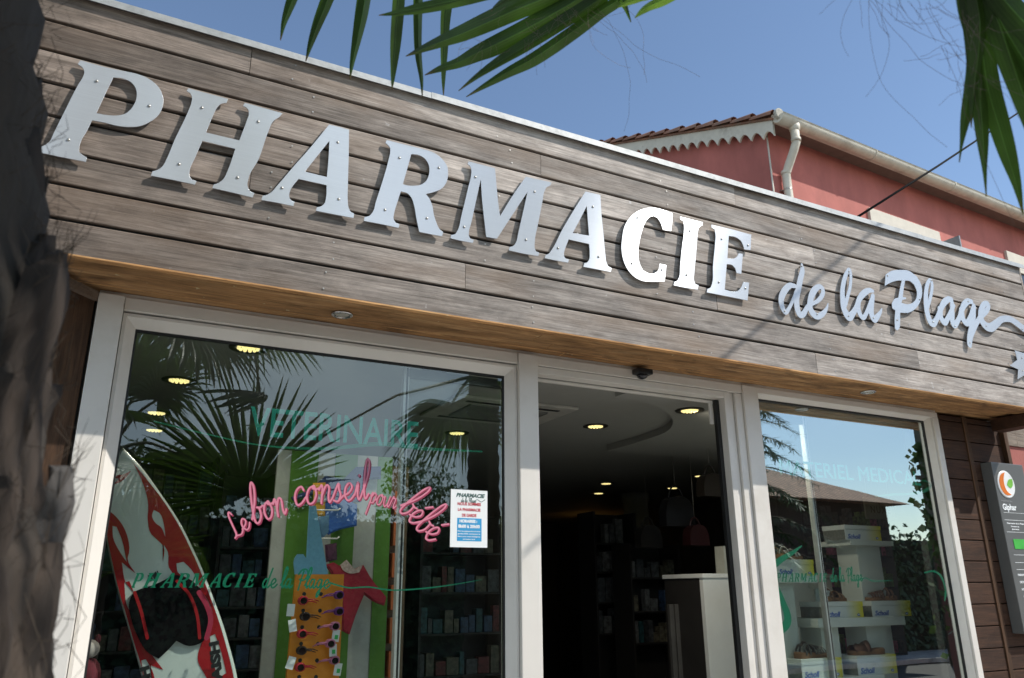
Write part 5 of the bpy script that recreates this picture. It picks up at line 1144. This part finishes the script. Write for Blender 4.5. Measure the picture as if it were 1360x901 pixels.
BARK = mat('palm_bark', (.036, .029, .023), .92, .4, 9, bump=1.0, bscale=45, stretch=(1, 1, .5), dark=(.05, .035, .025))
BOOT = mat('leaf_base_bark', (.034, .024, .018), .9, .7, 22, bump=1.0, bscale=70, stretch=(1, 1, .16), dark=(.025, .016, .011))
BOOTP = mat('leaf_base_pale', (.055, .051, .049), .85, .6, 26, bump=1.0, bscale=80, stretch=(1, 1, .16), dark=(.045, .034, .027))

# palm A: the shaggy trunk at the left edge, about 1.2 m away
TA = Vector((-.352, -1.83, 0))
def lean(z): return Vector((.17*max(-.25, min(2.25, 2.25-z)), 0, 0))
pa = thing('palm_tree', 'shaggy palm trunk with old leaf bases at the left edge, close to the camera', 'palm tree', (TA.x, TA.y, 0))
b = MB(); rt = random.Random(3); pts = []; rad = []
for k_ in range(62): z_ = -.16+4.7*k_/61; pts.append(tuple(Vector((TA.x, TA.y, z_))+lean(z_))); rad.append((.185 if z_ < 2.4 else .17)*(1+.07*(k_ % 2)+rt.uniform(-.03, .03)))
b.tube(pts, rad, 20); b.build('trunk', BARK, pa)
def boot(ang, z, ln, w0, w1, tilt, m, seed, r0=.165, split=.0):
    "old leaf base: curved tapering slab hugging the trunk at its foot, standing off at its cut end"
    r = random.Random(seed); b = MB(); nu, nv = 13, 12; out = Vector((cos(ang), sin(ang), 0)); sd = Vector((-sin(ang), cos(ang), 0)); G = []
    for side in (0, 1):
        g = []
        for j in range(nv):
            v = j/(nv-1); wd = w0+(w1-w0)*v**.8; row = []
            for i in range(nu):
                u = i/(nu-1)*2-1; off = r0+math.sin(tilt)*ln*v**1.25+.018*(1-u*u)*(1 if side == 0 else .35)-(.026*(1-.5*v) if side else 0)
                jag = r.uniform(-.016, .012) if j == nv-1 and side == 0 else (g0[j][i][1] if side else 0)
                if side == 0: row.append([None, jag])
                zz = z+ln*math.cos(tilt)*v*(1-.38*abs(u)**1.8*v)+jag
                p = TA+lean(zz)+out*(off-.055*u*u)+sd*u*wd/2+Vector((0, 0, zz)); p += out*(.005*sin(u*17+seed)+.004*sin(u*31+v*5+seed*2)+.006*sin(v*9+seed)); p += Vector((r.uniform(-1, 1), r.uniform(-1, 1), r.uniform(-1, 1)))*.0022
                if side == 0: row[-1][0] = b.bm.verts.new(p)
                else: row.append([b.bm.verts.new(p), 0])
            g.append(row)
        if side == 0: g0 = g
        G.append(g)
    f, k_ = G
    for j in range(nv-1):
        for i in range(nu-1):
            b.bm.faces.new((f[j][i][0], f[j][i+1][0], f[j+1][i+1][0], f[j+1][i][0])).smooth = True
            b.bm.faces.new((k_[j][i+1][0], k_[j][i][0], k_[j+1][i][0], k_[j+1][i+1][0])).smooth = True
        for i, q in ((0, 1), (nu-1, -1)):
            A2 = (f[j][i][0], f[j+1][i][0], k_[j+1][i][0], k_[j][i][0]); b.bm.faces.new(A2 if q > 0 else A2[::-1])
    for i in range(nu-1): b.bm.faces.new((f[nv-1][i][0], f[nv-1][i+1][0], k_[nv-1][i+1][0], k_[nv-1][i][0]))
    hb = MB(); tips = [(f[j][i][0].co.copy(), u_) for j in range(3, nv) for i, u_ in ((0, -1), (nu-1, 1))]+[(f[nv-1][i][0].co.copy(), 0) for i in range(nu)]
    for q, u_ in tips:
        for _ in range(2):
            e = q+sd*u_*r.uniform(0, .05)+out*r.uniform(-.005, .03)+Vector((0, 0, r.uniform(-.02, .08 if u_ == 0 else .04))); g_ = (q+e)/2+Vector((r.uniform(-.008, .008), r.uniform(-.008, .008), r.uniform(-.008, .008))); hb.tube([q, g_, e], [.0006, .0005, .0002], 3, False)
    o = b.build('leaf_base', m, pa); hh = hb.build('fibres', FIB, o); hh['kind'] = 'stuff'; return o
rb = random.Random(11); i = 0; z = .9
while z < 3.3:
    for k in range(3):
        ang = rb.uniform(-.15, .15)+i*2.399+k*2.09
        boot(ang, z+rb.uniform(-.03, .03), rb.uniform(.22, .36), rb.uniform(.18, .24), rb.uniform(.10, .15), R(rb.uniform(5, 10)), rb.choice([BOOT, BOOT, BOOTP]), i*7+k)
    z += .13; i += 1
def boot_px(px, py, z_len, m, seed, w0=.22, w1=.14, tilt=14):
    "a leaf base whose tip reaches the surveyed silhouette point"
    p = at(px-6, py, 1, TA.y-.02); off = p[0]-TA.x-lean(p[2]).x; ln = z_len; til = math.asin(max(.05, min(.9, (off-.19)/ln))); boot(R(-12+seed % 3*6), p[2]-ln*cos(til), ln, w0, w1, til, m, seed)
for px, py, ln, m_, sd_ in ((46, 90, .26, BOOT, 101), (70, 188, .3, BOOT, 102), (93, 315, .34, BOOT, 103), (86, 412, .22, BOOTP, 104), (82, 500, .22, BOOT, 106), (112, 622, .30, BOOTP, 107), (98, 730, .28, BOOT, 108), (86, 850, .30, BOOT, 109)): boot_px(px, py, ln, m_, sd_)
# brown fibre net between the bases
b = MB(); rf = random.Random(5)
for k in range(900):
    a = rf.uniform(-2.2, 1.0); z0 = rf.uniform(1.1, 2.9); r0 = .17+rf.uniform(0, .05); p = TA+lean(z0)+Vector((cos(a)*r0, sin(a)*r0, z0)); q = p+Vector((rf.uniform(-.02, .03), rf.uniform(-.02, .02), rf.uniform(-.11, .06))); mid = (p+q)/2+Vector((cos(a), sin(a), 0))*rf.uniform(.0, .03)
    b.tube([p, mid, q], [.0006, .0005, .0002], 3, False)
tag(b.build('fibre_threads', FIB, pa), kind='stuff')
crown(pa, (TA.x, TA.y, 4.55), 15, .95, 21, elev=(-35, 80), petl=(.6, 1.0))
for k, hub in enumerate(((.45, -2.75, 3.75), (.9, -2.95, 3.9), (.75, -2.6, 4.25), (.35, -2.45, 4.35), (.15, -2.9, 3.9), (.1, -2.3, 4.75))):  # unseen fronds above the frame, added to keep sun off the trunk
    ax = (Vector(hub)-Vector((TA.x, TA.y, 4.3))).normalized(); ax = (ax+Vector((.1, -.25, -.15))).normalized()
    if not leaf_seen(hub, ax, .85): fan(pa, (TA.x+.05, TA.y-.05, 4.55), hub, ax, (.3, -.2, 1), .85, R(230), 44, .3)
    else: print('leaf would show', hub)

# traced hanging leaflets in front of the sky
def leaflet(L, path, dist, tw=0, fold=.5, hub=None):
    "path: (px, py, width px) from tip upwards"
    pts = []; ws = []
    P_ = [tuple(v) for v in smooth_path(path, 5)]
    for i, (x, y, wpx) in enumerate(P_): pts.append(Vector(far(x, y, dist+.0012*i))); ws.append(max(.0012, wpx*dist/F_PX))
    vw = (Vector(far(path[0][0], path[0][1], 1))-Vector(CAM)).normalized(); sides = []; nr = []
    for i in range(len(pts)):
        t_ = (pts[min(i+1, len(pts)-1)]-pts[max(0, i-1)]).normalized(); sd = t_.cross(vw).normalized(); nn = sd.cross(t_).normalized()
        c, s = cos(tw), sin(tw); sides.append(sd*c+nn*s); nr.append(nn*c-sd*s)
    pts.reverse(); ws.reverse(); sides = [s for s in reversed(sides)]; nr.reverse()
    L.strip(pts, ws, sides, nr, fold)
L = LB()
for path in ([(372.5, 54, 1), (377, 32, 6), (383, 14, 10), (391, -8, 13), (405, -50, 15), (440, -170, 12)],
             [(406, 82, 1), (413, 58, 7), (423, 30, 12), (435, 0, 15), (450, -45, 17), (475, -170, 12)],
             [(465, 106, 1), (468, 84, 6), (475, 50, 12), (481, 20, 16), (486, -10, 17), (495, -60, 17), (505, -180, 12)],
             [(520.6, 119, 1), (522, 100, 6), (525, 60, 13), (528, 20, 15), (530, -10, 15), (533, -60, 16), (530, -180, 12)],
             [(561, 130, 1), (560, 105, 5), (556, 70, 9), (555.5, 30, 11), (556, 0, 12), (555, -60, 13), (548, -180, 10)],
             [(589, 127, 1), (589, 105, 5), (590, 70, 9), (591.5, 30, 12), (594, -5, 14), (592, -60, 14), (572, -180, 10)]):
    leaflet(L, path, 2.15, tw=rng.uniform(-.3, .3), fold=.55)
L.build('frond', LEAFD, pa)
b = MB(); b.tube([far(510, -165, 2.2), far(420, -420, 2.3), tuple(TA+Vector((.05, .05, 4.5)))], [.008, .012, .02], 8); b.build('petiole', PET, pa)
L = LB()
for path, tw in (([(503, 20.5, 1), (520, 18, 5), (551, 12, 12), (590, 4, 15), (640, -8, 16), (760, -40, 16), (860, -70, 10)], .2),
             ([(539, 75, 1), (560, 66, 8), (590, 54, 15), (616, 44, 20), (650, 29, 24), (686, 13, 26), (730, -5, 26), (790, -32, 22), (860, -70, 10)], -.1),
             ([(564, 100, 1), (585, 91, 8), (609, 83, 13), (635, 70, 20), (657, 60, 24), (695, 41, 26), (743, 14, 26), (790, -15, 24), (862, -66, 10)], .15),
             ([(609, 121, 1), (635, 101, 7), (667, 80, 13), (692, 65, 16), (715, 51, 17), (745, 32, 18), (772, 15, 18), (810, -12, 18), (864, -62, 10)], -.25),
             ([(619, 129, 1), (645, 113, 7), (676, 95, 13), (705, 80, 17), (730, 64, 18), (750, 50, 18), (774, 33, 17), (800, 14, 15), (830, -8, 14), (866, -58, 10)], .25),
             ([(652, 15, 1), (660, 7, 4), (680, -6, 8), (740, -40, 12), (860, -72, 8)], 0),
             ([(838, 30, 1), (832, 14, 5), (827, 2, 8), (824, -14, 9), (860, -70, 8)], .2)): leaflet(L, path, 1.95, tw)
o = L.build('frond', LEAFD, pa)
L = LB()
for path, tw in (([(843, 24, 1), (853, 15, 7), (864, 8, 10), (885, -2, 13), (930, -30, 14), (1010, -90, 10)], .1), ([(820, 10.5, 1), (832, 5, 6), (850, -2, 9), (880, -16, 12), (1000, -90, 10)], -.2)): leaflet(L, path, 1.75, tw)
L.build('frond', leafmat('sunlit_leaf', (.10, .20, .03), (.22, .38, .04), .5), pa)  # sunlight on these leaflets put into a brighter leaf colour
b = MB(); b.tube([far(862, -66, 1.95), far(780, -300, 2.3), tuple(TA+Vector((.06, -.03, 4.55)))], [.008, .012, .02], 8); b.build('petiole', PET, pa)

# palm B: behind and right of the camera; its leaves hang into the top right corner
pbx, pby = 3.55, -3.75
pb = thing('palm_tree', 'palm whose fan leaves hang into the top right corner, its trunk mirrored beside the notice', 'palm tree', (pbx, pby, 0))
tb = trunk_simple(pb, pbx, pby, 3.9, .19, .15, 8)
TB = Vector((pbx, pby, 0)); TA_save = TA
L = LB()
for path, tw in (([(1274, 216, 1), (1277, 190, 4), (1282, 155, 11), (1288, 115, 13), (1291, 85, 13), (1292, 50, 16), (1284, 10, 20), (1272, -50, 14)], .2),
             ([(1310, 262, 1), (1308, 225, 5), (1305.5, 180, 13), (1301, 130, 16), (1297, 90, 17), (1294, 45, 19), (1287, 0, 18), (1274, -52, 12)], -.2),
             ([(1359, 286, 1), (1350, 245, 9), (1338, 205, 17), (1326, 165, 21), (1313, 120, 23), (1305, 70, 22), (1298, 20, 20), (1280, -50, 12)], .12),
             ([(1290, 170, 1), (1293, 120, 9), (1299, 70, 16), (1300, 20, 18), (1284, -48, 10)], -.5),
             ([(1385, 230, 1), (1374, 180, 12), (1360, 130, 20), (1343, 80, 24), (1328, 35, 25), (1312, -5, 22), (1286, -52, 12)], -.15),
             ([(1420, 190, 1), (1395, 140, 16), (1368, 92, 24), (1345, 55, 26), (1322, 15, 24), (1288, -50, 12)], .35),
             ([(1450, 120, 1), (1400, 70, 22), (1360, 30, 26), (1325, -10, 24), (1290, -54, 12)], -.2)): leaflet(L, path, 1.6, tw)
L.build('frond', LEAF, pb)
b = MB(); b.tube([far(1278, -50, 1.6), tuple(Vector(far(1278, -50, 1.6))*.5+Vector((pbx, pby, 4.2))*.5), (pbx, pby, 3.9)], [.008, .012, .02], 8); b.build('petiole', PET, pb)
crown(pb, (pbx, pby, 3.9), 12, .95, 5, elev=(-55, 80), petl=(.55, .85), skip=None)
# palm C: behind the camera; big fan mirrored in the left window
pc = thing('palm_tree', 'palm behind the camera whose broad fan leaf is mirrored in the left window', 'palm tree', (-.05, -5.0, 0))
trunk_simple(pc, -.05, -5.0, 3.0, .19, .16, 9)
fan(pc, (-.05, -4.9, 2.7), (1.15, -3.75, 2.46), (-.18, .0, 1), (0, 1, .15), 1.30, R(215), 46, .12)
fan(pc, (-.05, -4.9, 2.6), (.35, -4.1, 1.9), (-.2, .3, .7), (0, 1, .2), .8, R(200), 40, .3)
crown(pc, (-.05, -5.0, 3.0), 12, .95, 33, elev=(-50, 80), petl=(.6, .9), skip=lambda h, d: h.x > .9 and h.z > 3.4)
# loose hairs dangling from the leaves
def hairs(parent, seeds, dist, seed, n, spread, ln):
    r = random.Random(seed); b = MB()
    for k in range(n):
        x, y = r.choice(seeds); x += r.uniform(-spread, spread); y += r.uniform(-spread*.5, spread*.5); a = r.uniform(.2, 2.9); c = r.uniform(-.05, .05); pts = []
        l_ = r.uniform(.3, 1)*ln
        for i in range(9): pts.append(far(x, y, dist+r.uniform(-.01, .01))); x += cos(a)*l_/8; y += sin(a)*l_/8; a += c*3+r.uniform(-.28, .28)
        b.tube([tuple(v) for v in smooth_path(pts, 2)], .00032, 3, False)
    tag(b.build('loose_hairs', HAIR, parent), kind='stuff')
hairs(pa, [(680, 20), (720, 30), (760, 20), (640, 60), (700, 60), (780, 10), (600, 60)], 1.92, 3, 46, 22, 45)
hairs(pa, [(785, 15), (825, 10), (800, 20)], 1.9, 9, 6, 10, 190)
hairs(pb, [(1150, -10), (1200, -5), (1230, 0), (1260, 20), (1270, 60), (1290, 100), (1300, 30)], 1.57, 4, 44, 24, 70)
hairs(pb, [(1140, -10), (1150, -5), (1240, 10), (1255, 60)], 1.57, 12, 9, 12, 260)

# ================================================================== across the street (seen mirrored in the glass)
FOL = leafmat('tree_foliage', (.045, .075, .022), (.08, .13, .02), .25, .6); FOLD = leafmat('conifer_foliage', (.025, .045, .022), (.04, .07, .02), .2, .6)
TRK = mat('tree_bark', (.10, .075, .055), .9, .3, 10, bump=.6)
def tree(x, y, h, rx, label, seed, n=7000, m=FOL, leaf=.075, group='trees across the street'):
    r = random.Random(seed); t = thing('street_tree', label, 'tree', (x, y, -.16), group)
    b = MB(); b.tube([(x, y, -.16), (x+.05, y, h*.25), (x-.03, y+.04, h*.55), (x, y, h*.8)], [.16, .13, .08, .03], 10)
    for k in range(6): a = r.uniform(0, 6.28); z = h*r.uniform(.25, .5); b.tube([(x, y, z), (x+cos(a)*rx*.4, y+sin(a)*rx*.4, z+h*.15), (x+cos(a)*rx*.75, y+sin(a)*rx*.75, z+h*.28)], [.06, .04, .015], 6)
    b.build('trunk', TRK, t)
    L = LB(); cl = []
    for k in range(26): a = r.uniform(0, 6.28); q = r.uniform(.2, .85); zz = r.uniform(.3, .95); cl.append((x+cos(a)*rx*q*math.sin(pi*min(1, zz*.9)), y+sin(a)*rx*q*math.sin(pi*min(1, zz*.9)), h*zz, r.uniform(.3, .6)*rx*.55))
    for k in range(n):
        c = r.choice(cl); d = Vector((r.gauss(0, 1), r.gauss(0, 1), r.gauss(0, .8))).normalized()*c[3]*r.uniform(.5, 1.1); p = Vector(c[:3])+d
        u = Vector((r.uniform(-1, 1), r.uniform(-1, 1), r.uniform(-1, 1))).normalized(); v = u.cross(Vector((0, 0, 1))).normalized(); s = leaf*r.uniform(.6, 1.3)
        f = L.bm.faces.new([L.bm.verts.new(p+u*s), L.bm.verts.new(p+v*s*.5), L.bm.verts.new(p-u*s), L.bm.verts.new(p-v*s*.5)])
    L.build('crown', m, t)
for k, (x, y, h, rx) in enumerate(((-6, -13, 4.2, 2.2), (-2.6, -12.5, 3.7, 2.0), (.6, -13.2, 4.4, 2.2), (3.6, -12.6, 3.9, 1.9), (6.6, -13, 4.5, 2.3), (9.6, -12.4, 4.1, 2.0))):
    tree(x, y, h, rx, ['low dark bushy tree mirrored at the far left of the left window', 'rounded tree mirrored behind the surfboard', 'tree mirrored under the word VETERINAIRE', 'tree mirrored behind the pink slogan', 'tall tree mirrored behind the opening hours notice', 'tree mirrored by the door frame'][k], 50+k, group='trees across the street')
t = thing('conifer', 'drooping dark conifer mirrored in the left of the right window', 'tree', (12.6, -9.8, -.16)); r = random.Random(4)
b = MB(); b.tube([(12.6, -9.8, -.16), (12.6, -9.8, 4), (12.65, -9.8, 8.5)], [.2, .13, .03], 10); b.build('trunk', TRK, t)
L = LB(); b = MB()
for k in range(70):
    z = 2.2+6*(k/70); a = k*2.4; ln = 2.3*(1-(z-2)/7.5)+.3; d = Vector((cos(a), sin(a), 0)); p0 = Vector((12.62, -9.8, z)); pts = [p0+d*ln*u+Vector((0, 0, .25*u-.75*u*u))*ln*.6 for u in (0, .25, .5, .75, 1)]; b.tube(pts, [.03, .022, .016, .01, .004], 5, False)
    for j in range(150):
        u = r.uniform(.15, 1); q = p0+d*ln*u+Vector((0, 0, .25*u-.75*u*u))*ln*.6; s = Vector((r.uniform(-1, 1), r.uniform(-1, 1), r.uniform(-1.2, .1)))*.16; q2 = q+s+d*.08; wv_ = d.cross(Vector((0, 0, 1)))*.020; L.bm.faces.new([L.bm.verts.new(q-wv_), L.bm.verts.new(q+wv_), L.bm.verts.new(q2+wv_*.5), L.bm.verts.new(q2-wv_*.5)])
b.build('branches', TRK, t); L.build('crown', FOLD, t)
t = thing('hedge', 'long dark clipped hedge across the street mirrored low in the windows', 'hedge', (4, -11.6, -.16)); r = random.Random(2)
b = MB(); b.box((-16, -11.9, -.16), (40, -11.3, 2.9)); b.build('branches', mat('hedge_core', (.02, .025, .012), .9), t); L = LB()
for k in range(16000):
    x = r.uniform(-12, 36); z = r.uniform(.0, 3.0+.25*sin(x*1.3)+.12*sin(x*4.1)); y_ = -11.22+r.uniform(-.08, .08) if z < 2.85 else r.uniform(-12, -11.2)
    p = Vector((x, y_, z)); u = Vector((r.uniform(-1, 1), r.uniform(-1, 1), r.uniform(-1, 1))).normalized(); v = u.cross(Vector((0, 1, .3))).normalized(); q = .09*r.uniform(.6, 1.3)
    L.bm.faces.new([L.bm.verts.new(p+u*q), L.bm.verts.new(p+v*q*.6), L.bm.verts.new(p-u*q), L.bm.verts.new(p-v*q*.6)])
L.build('leaves', FOLD, t)
# low house with tiled hip roof
h2 = thing('tiled_house', 'low house with a brown tiled roof mirrored in the right window', 'house', (16.5, -13, -.16))
b = MB(); b.box((13.4, -15.5, -.16), (18.6, -10.5, 3.75)); b.build('walls', mat('ochre_render', (.045, .037, .03), .85, .12, 3), h2)
b = MB(); vs = [(13.0, -10.0, 3.72), (18.9, -10.0, 3.72), (18.9, -16, 3.72), (13.0, -16, 3.72), (14.6, -13, 5.0), (16.6, -13, 5.0)]; V_ = [b.bm.verts.new(p) for p in vs]
for q in ((0, 1, 5, 4), (1, 2, 5), (2, 3, 4, 5), (3, 0, 4), (3, 2, 1, 0)): b.bm.faces.new([V_[i] for i in q])
m_, tt, bb = newmat('far_tiles'); wv2 = N(tt, 'ShaderNodeTexWave', Scale=1.6, Distortion=1.0); wv2.inputs['Detail'].default_value = 2; tc2 = N(tt, 'ShaderNodeTexCoord'); tt.links.new(tc2.outputs['Object'], wv2.inputs['Vector'])
nn2 = N(tt, 'ShaderNodeTexNoise', Scale=4, Detail=8); tt.links.new(tc2.outputs['Object'], nn2.inputs['Vector']); ml = N(tt, 'ShaderNodeMath', operation='MULTIPLY'); tt.links.new(wv2.outputs['Fac'], ml.inputs[0]); tt.links.new(nn2.outputs['Fac'], ml.inputs[1])
cr2 = N(tt, 'ShaderNodeValToRGB'); cr2.color_ramp.elements[0].color = (.07, .04, .028, 1); cr2.color_ramp.elements[1].color = (.62, .38, .25, 1); cr2.color_ramp.elements[1].position = .6; tt.links.new(ml.outputs[0], cr2.inputs[0]); tt.links.new(cr2.outputs[0], bb.inputs['Base Color']); bb.inputs['Roughness'].default_value = .9
b.build('roof', m_, h2)
b = MB(); b.box((15.0, -10.58, .9), (16.0, -10.55, 2.3)); b.build('window', mat('dark_window', (.03, .035, .04), .08), h2)
t = thing('utility_pole', 'thin utility pole mirrored at the right of the tiled roof', 'pole', (18.2, -9.0, -.16)); b = MB(); b.tube([(18.2, -9, -.16), (18.2, -9, 4.3)], [.09, .06], 10); b.build('pole', TRK, t); b = MB(); b.box((17.95, -9.03, 4.2), (18.5, -8.97, 4.3)); b.build('crossarm', TRK, t)
# side wall of the neighbouring yard with a climber
t = thing('yard_wall', 'dark rendered yard wall with a maroon lower half mirrored at the right edge of the right window', 'wall', (9.4, -2.05, -.1))
b = MB(); b.box((8.42, -2.12, 2.2), (11, -2.0, 4.3)); b.build('upper_wall', mat('dark_render', (.10, .10, .085), .85, .2, 4, bump=.3), t)
b = MB(); b.box((8.42, -2.12, -.02), (11, -2.0, 2.198)); b.build('lower_wall', mat('maroon_paint', (.07, .012, .012), .6, .2, 4), t)
t = thing('climbing_plant', 'green climbing plant with broad leaves at the end of the yard wall', 'plant', (8.08, -2.05, -.02)); r = random.Random(8); b = MB(); L = LB()
pts = [(8.40+r.uniform(-.04, .04), -1.97+r.uniform(-.03, .03), z) for z in np.arange(0, 3.3, .2)]; b.tube(pts, .012, 6); b.build('stem', TRK, t)
for k in range(340):
    z = 3.2-abs(r.gauss(0, .9)); 
    if z < .1: continue
    p = Vector((8.38+r.gauss(-.07, .09), -1.97+r.uniform(-.08, .08), z)); u = Vector((r.uniform(-1, 1), r.uniform(-1, 1), r.uniform(-1, .4))).normalized(); v = u.cross(Vector((0, 1, .2))).normalized(); s = r.uniform(.03, .065)
    L.bm.faces.new([L.bm.verts.new(p+u*s), L.bm.verts.new(p+v*s*.8), L.bm.verts.new(p-u*s), L.bm.verts.new(p-v*s*.8)])
L.build('leaves', leafmat('climber_leaf', (.02, .045, .012), (.03, .07, .01), .3), t)
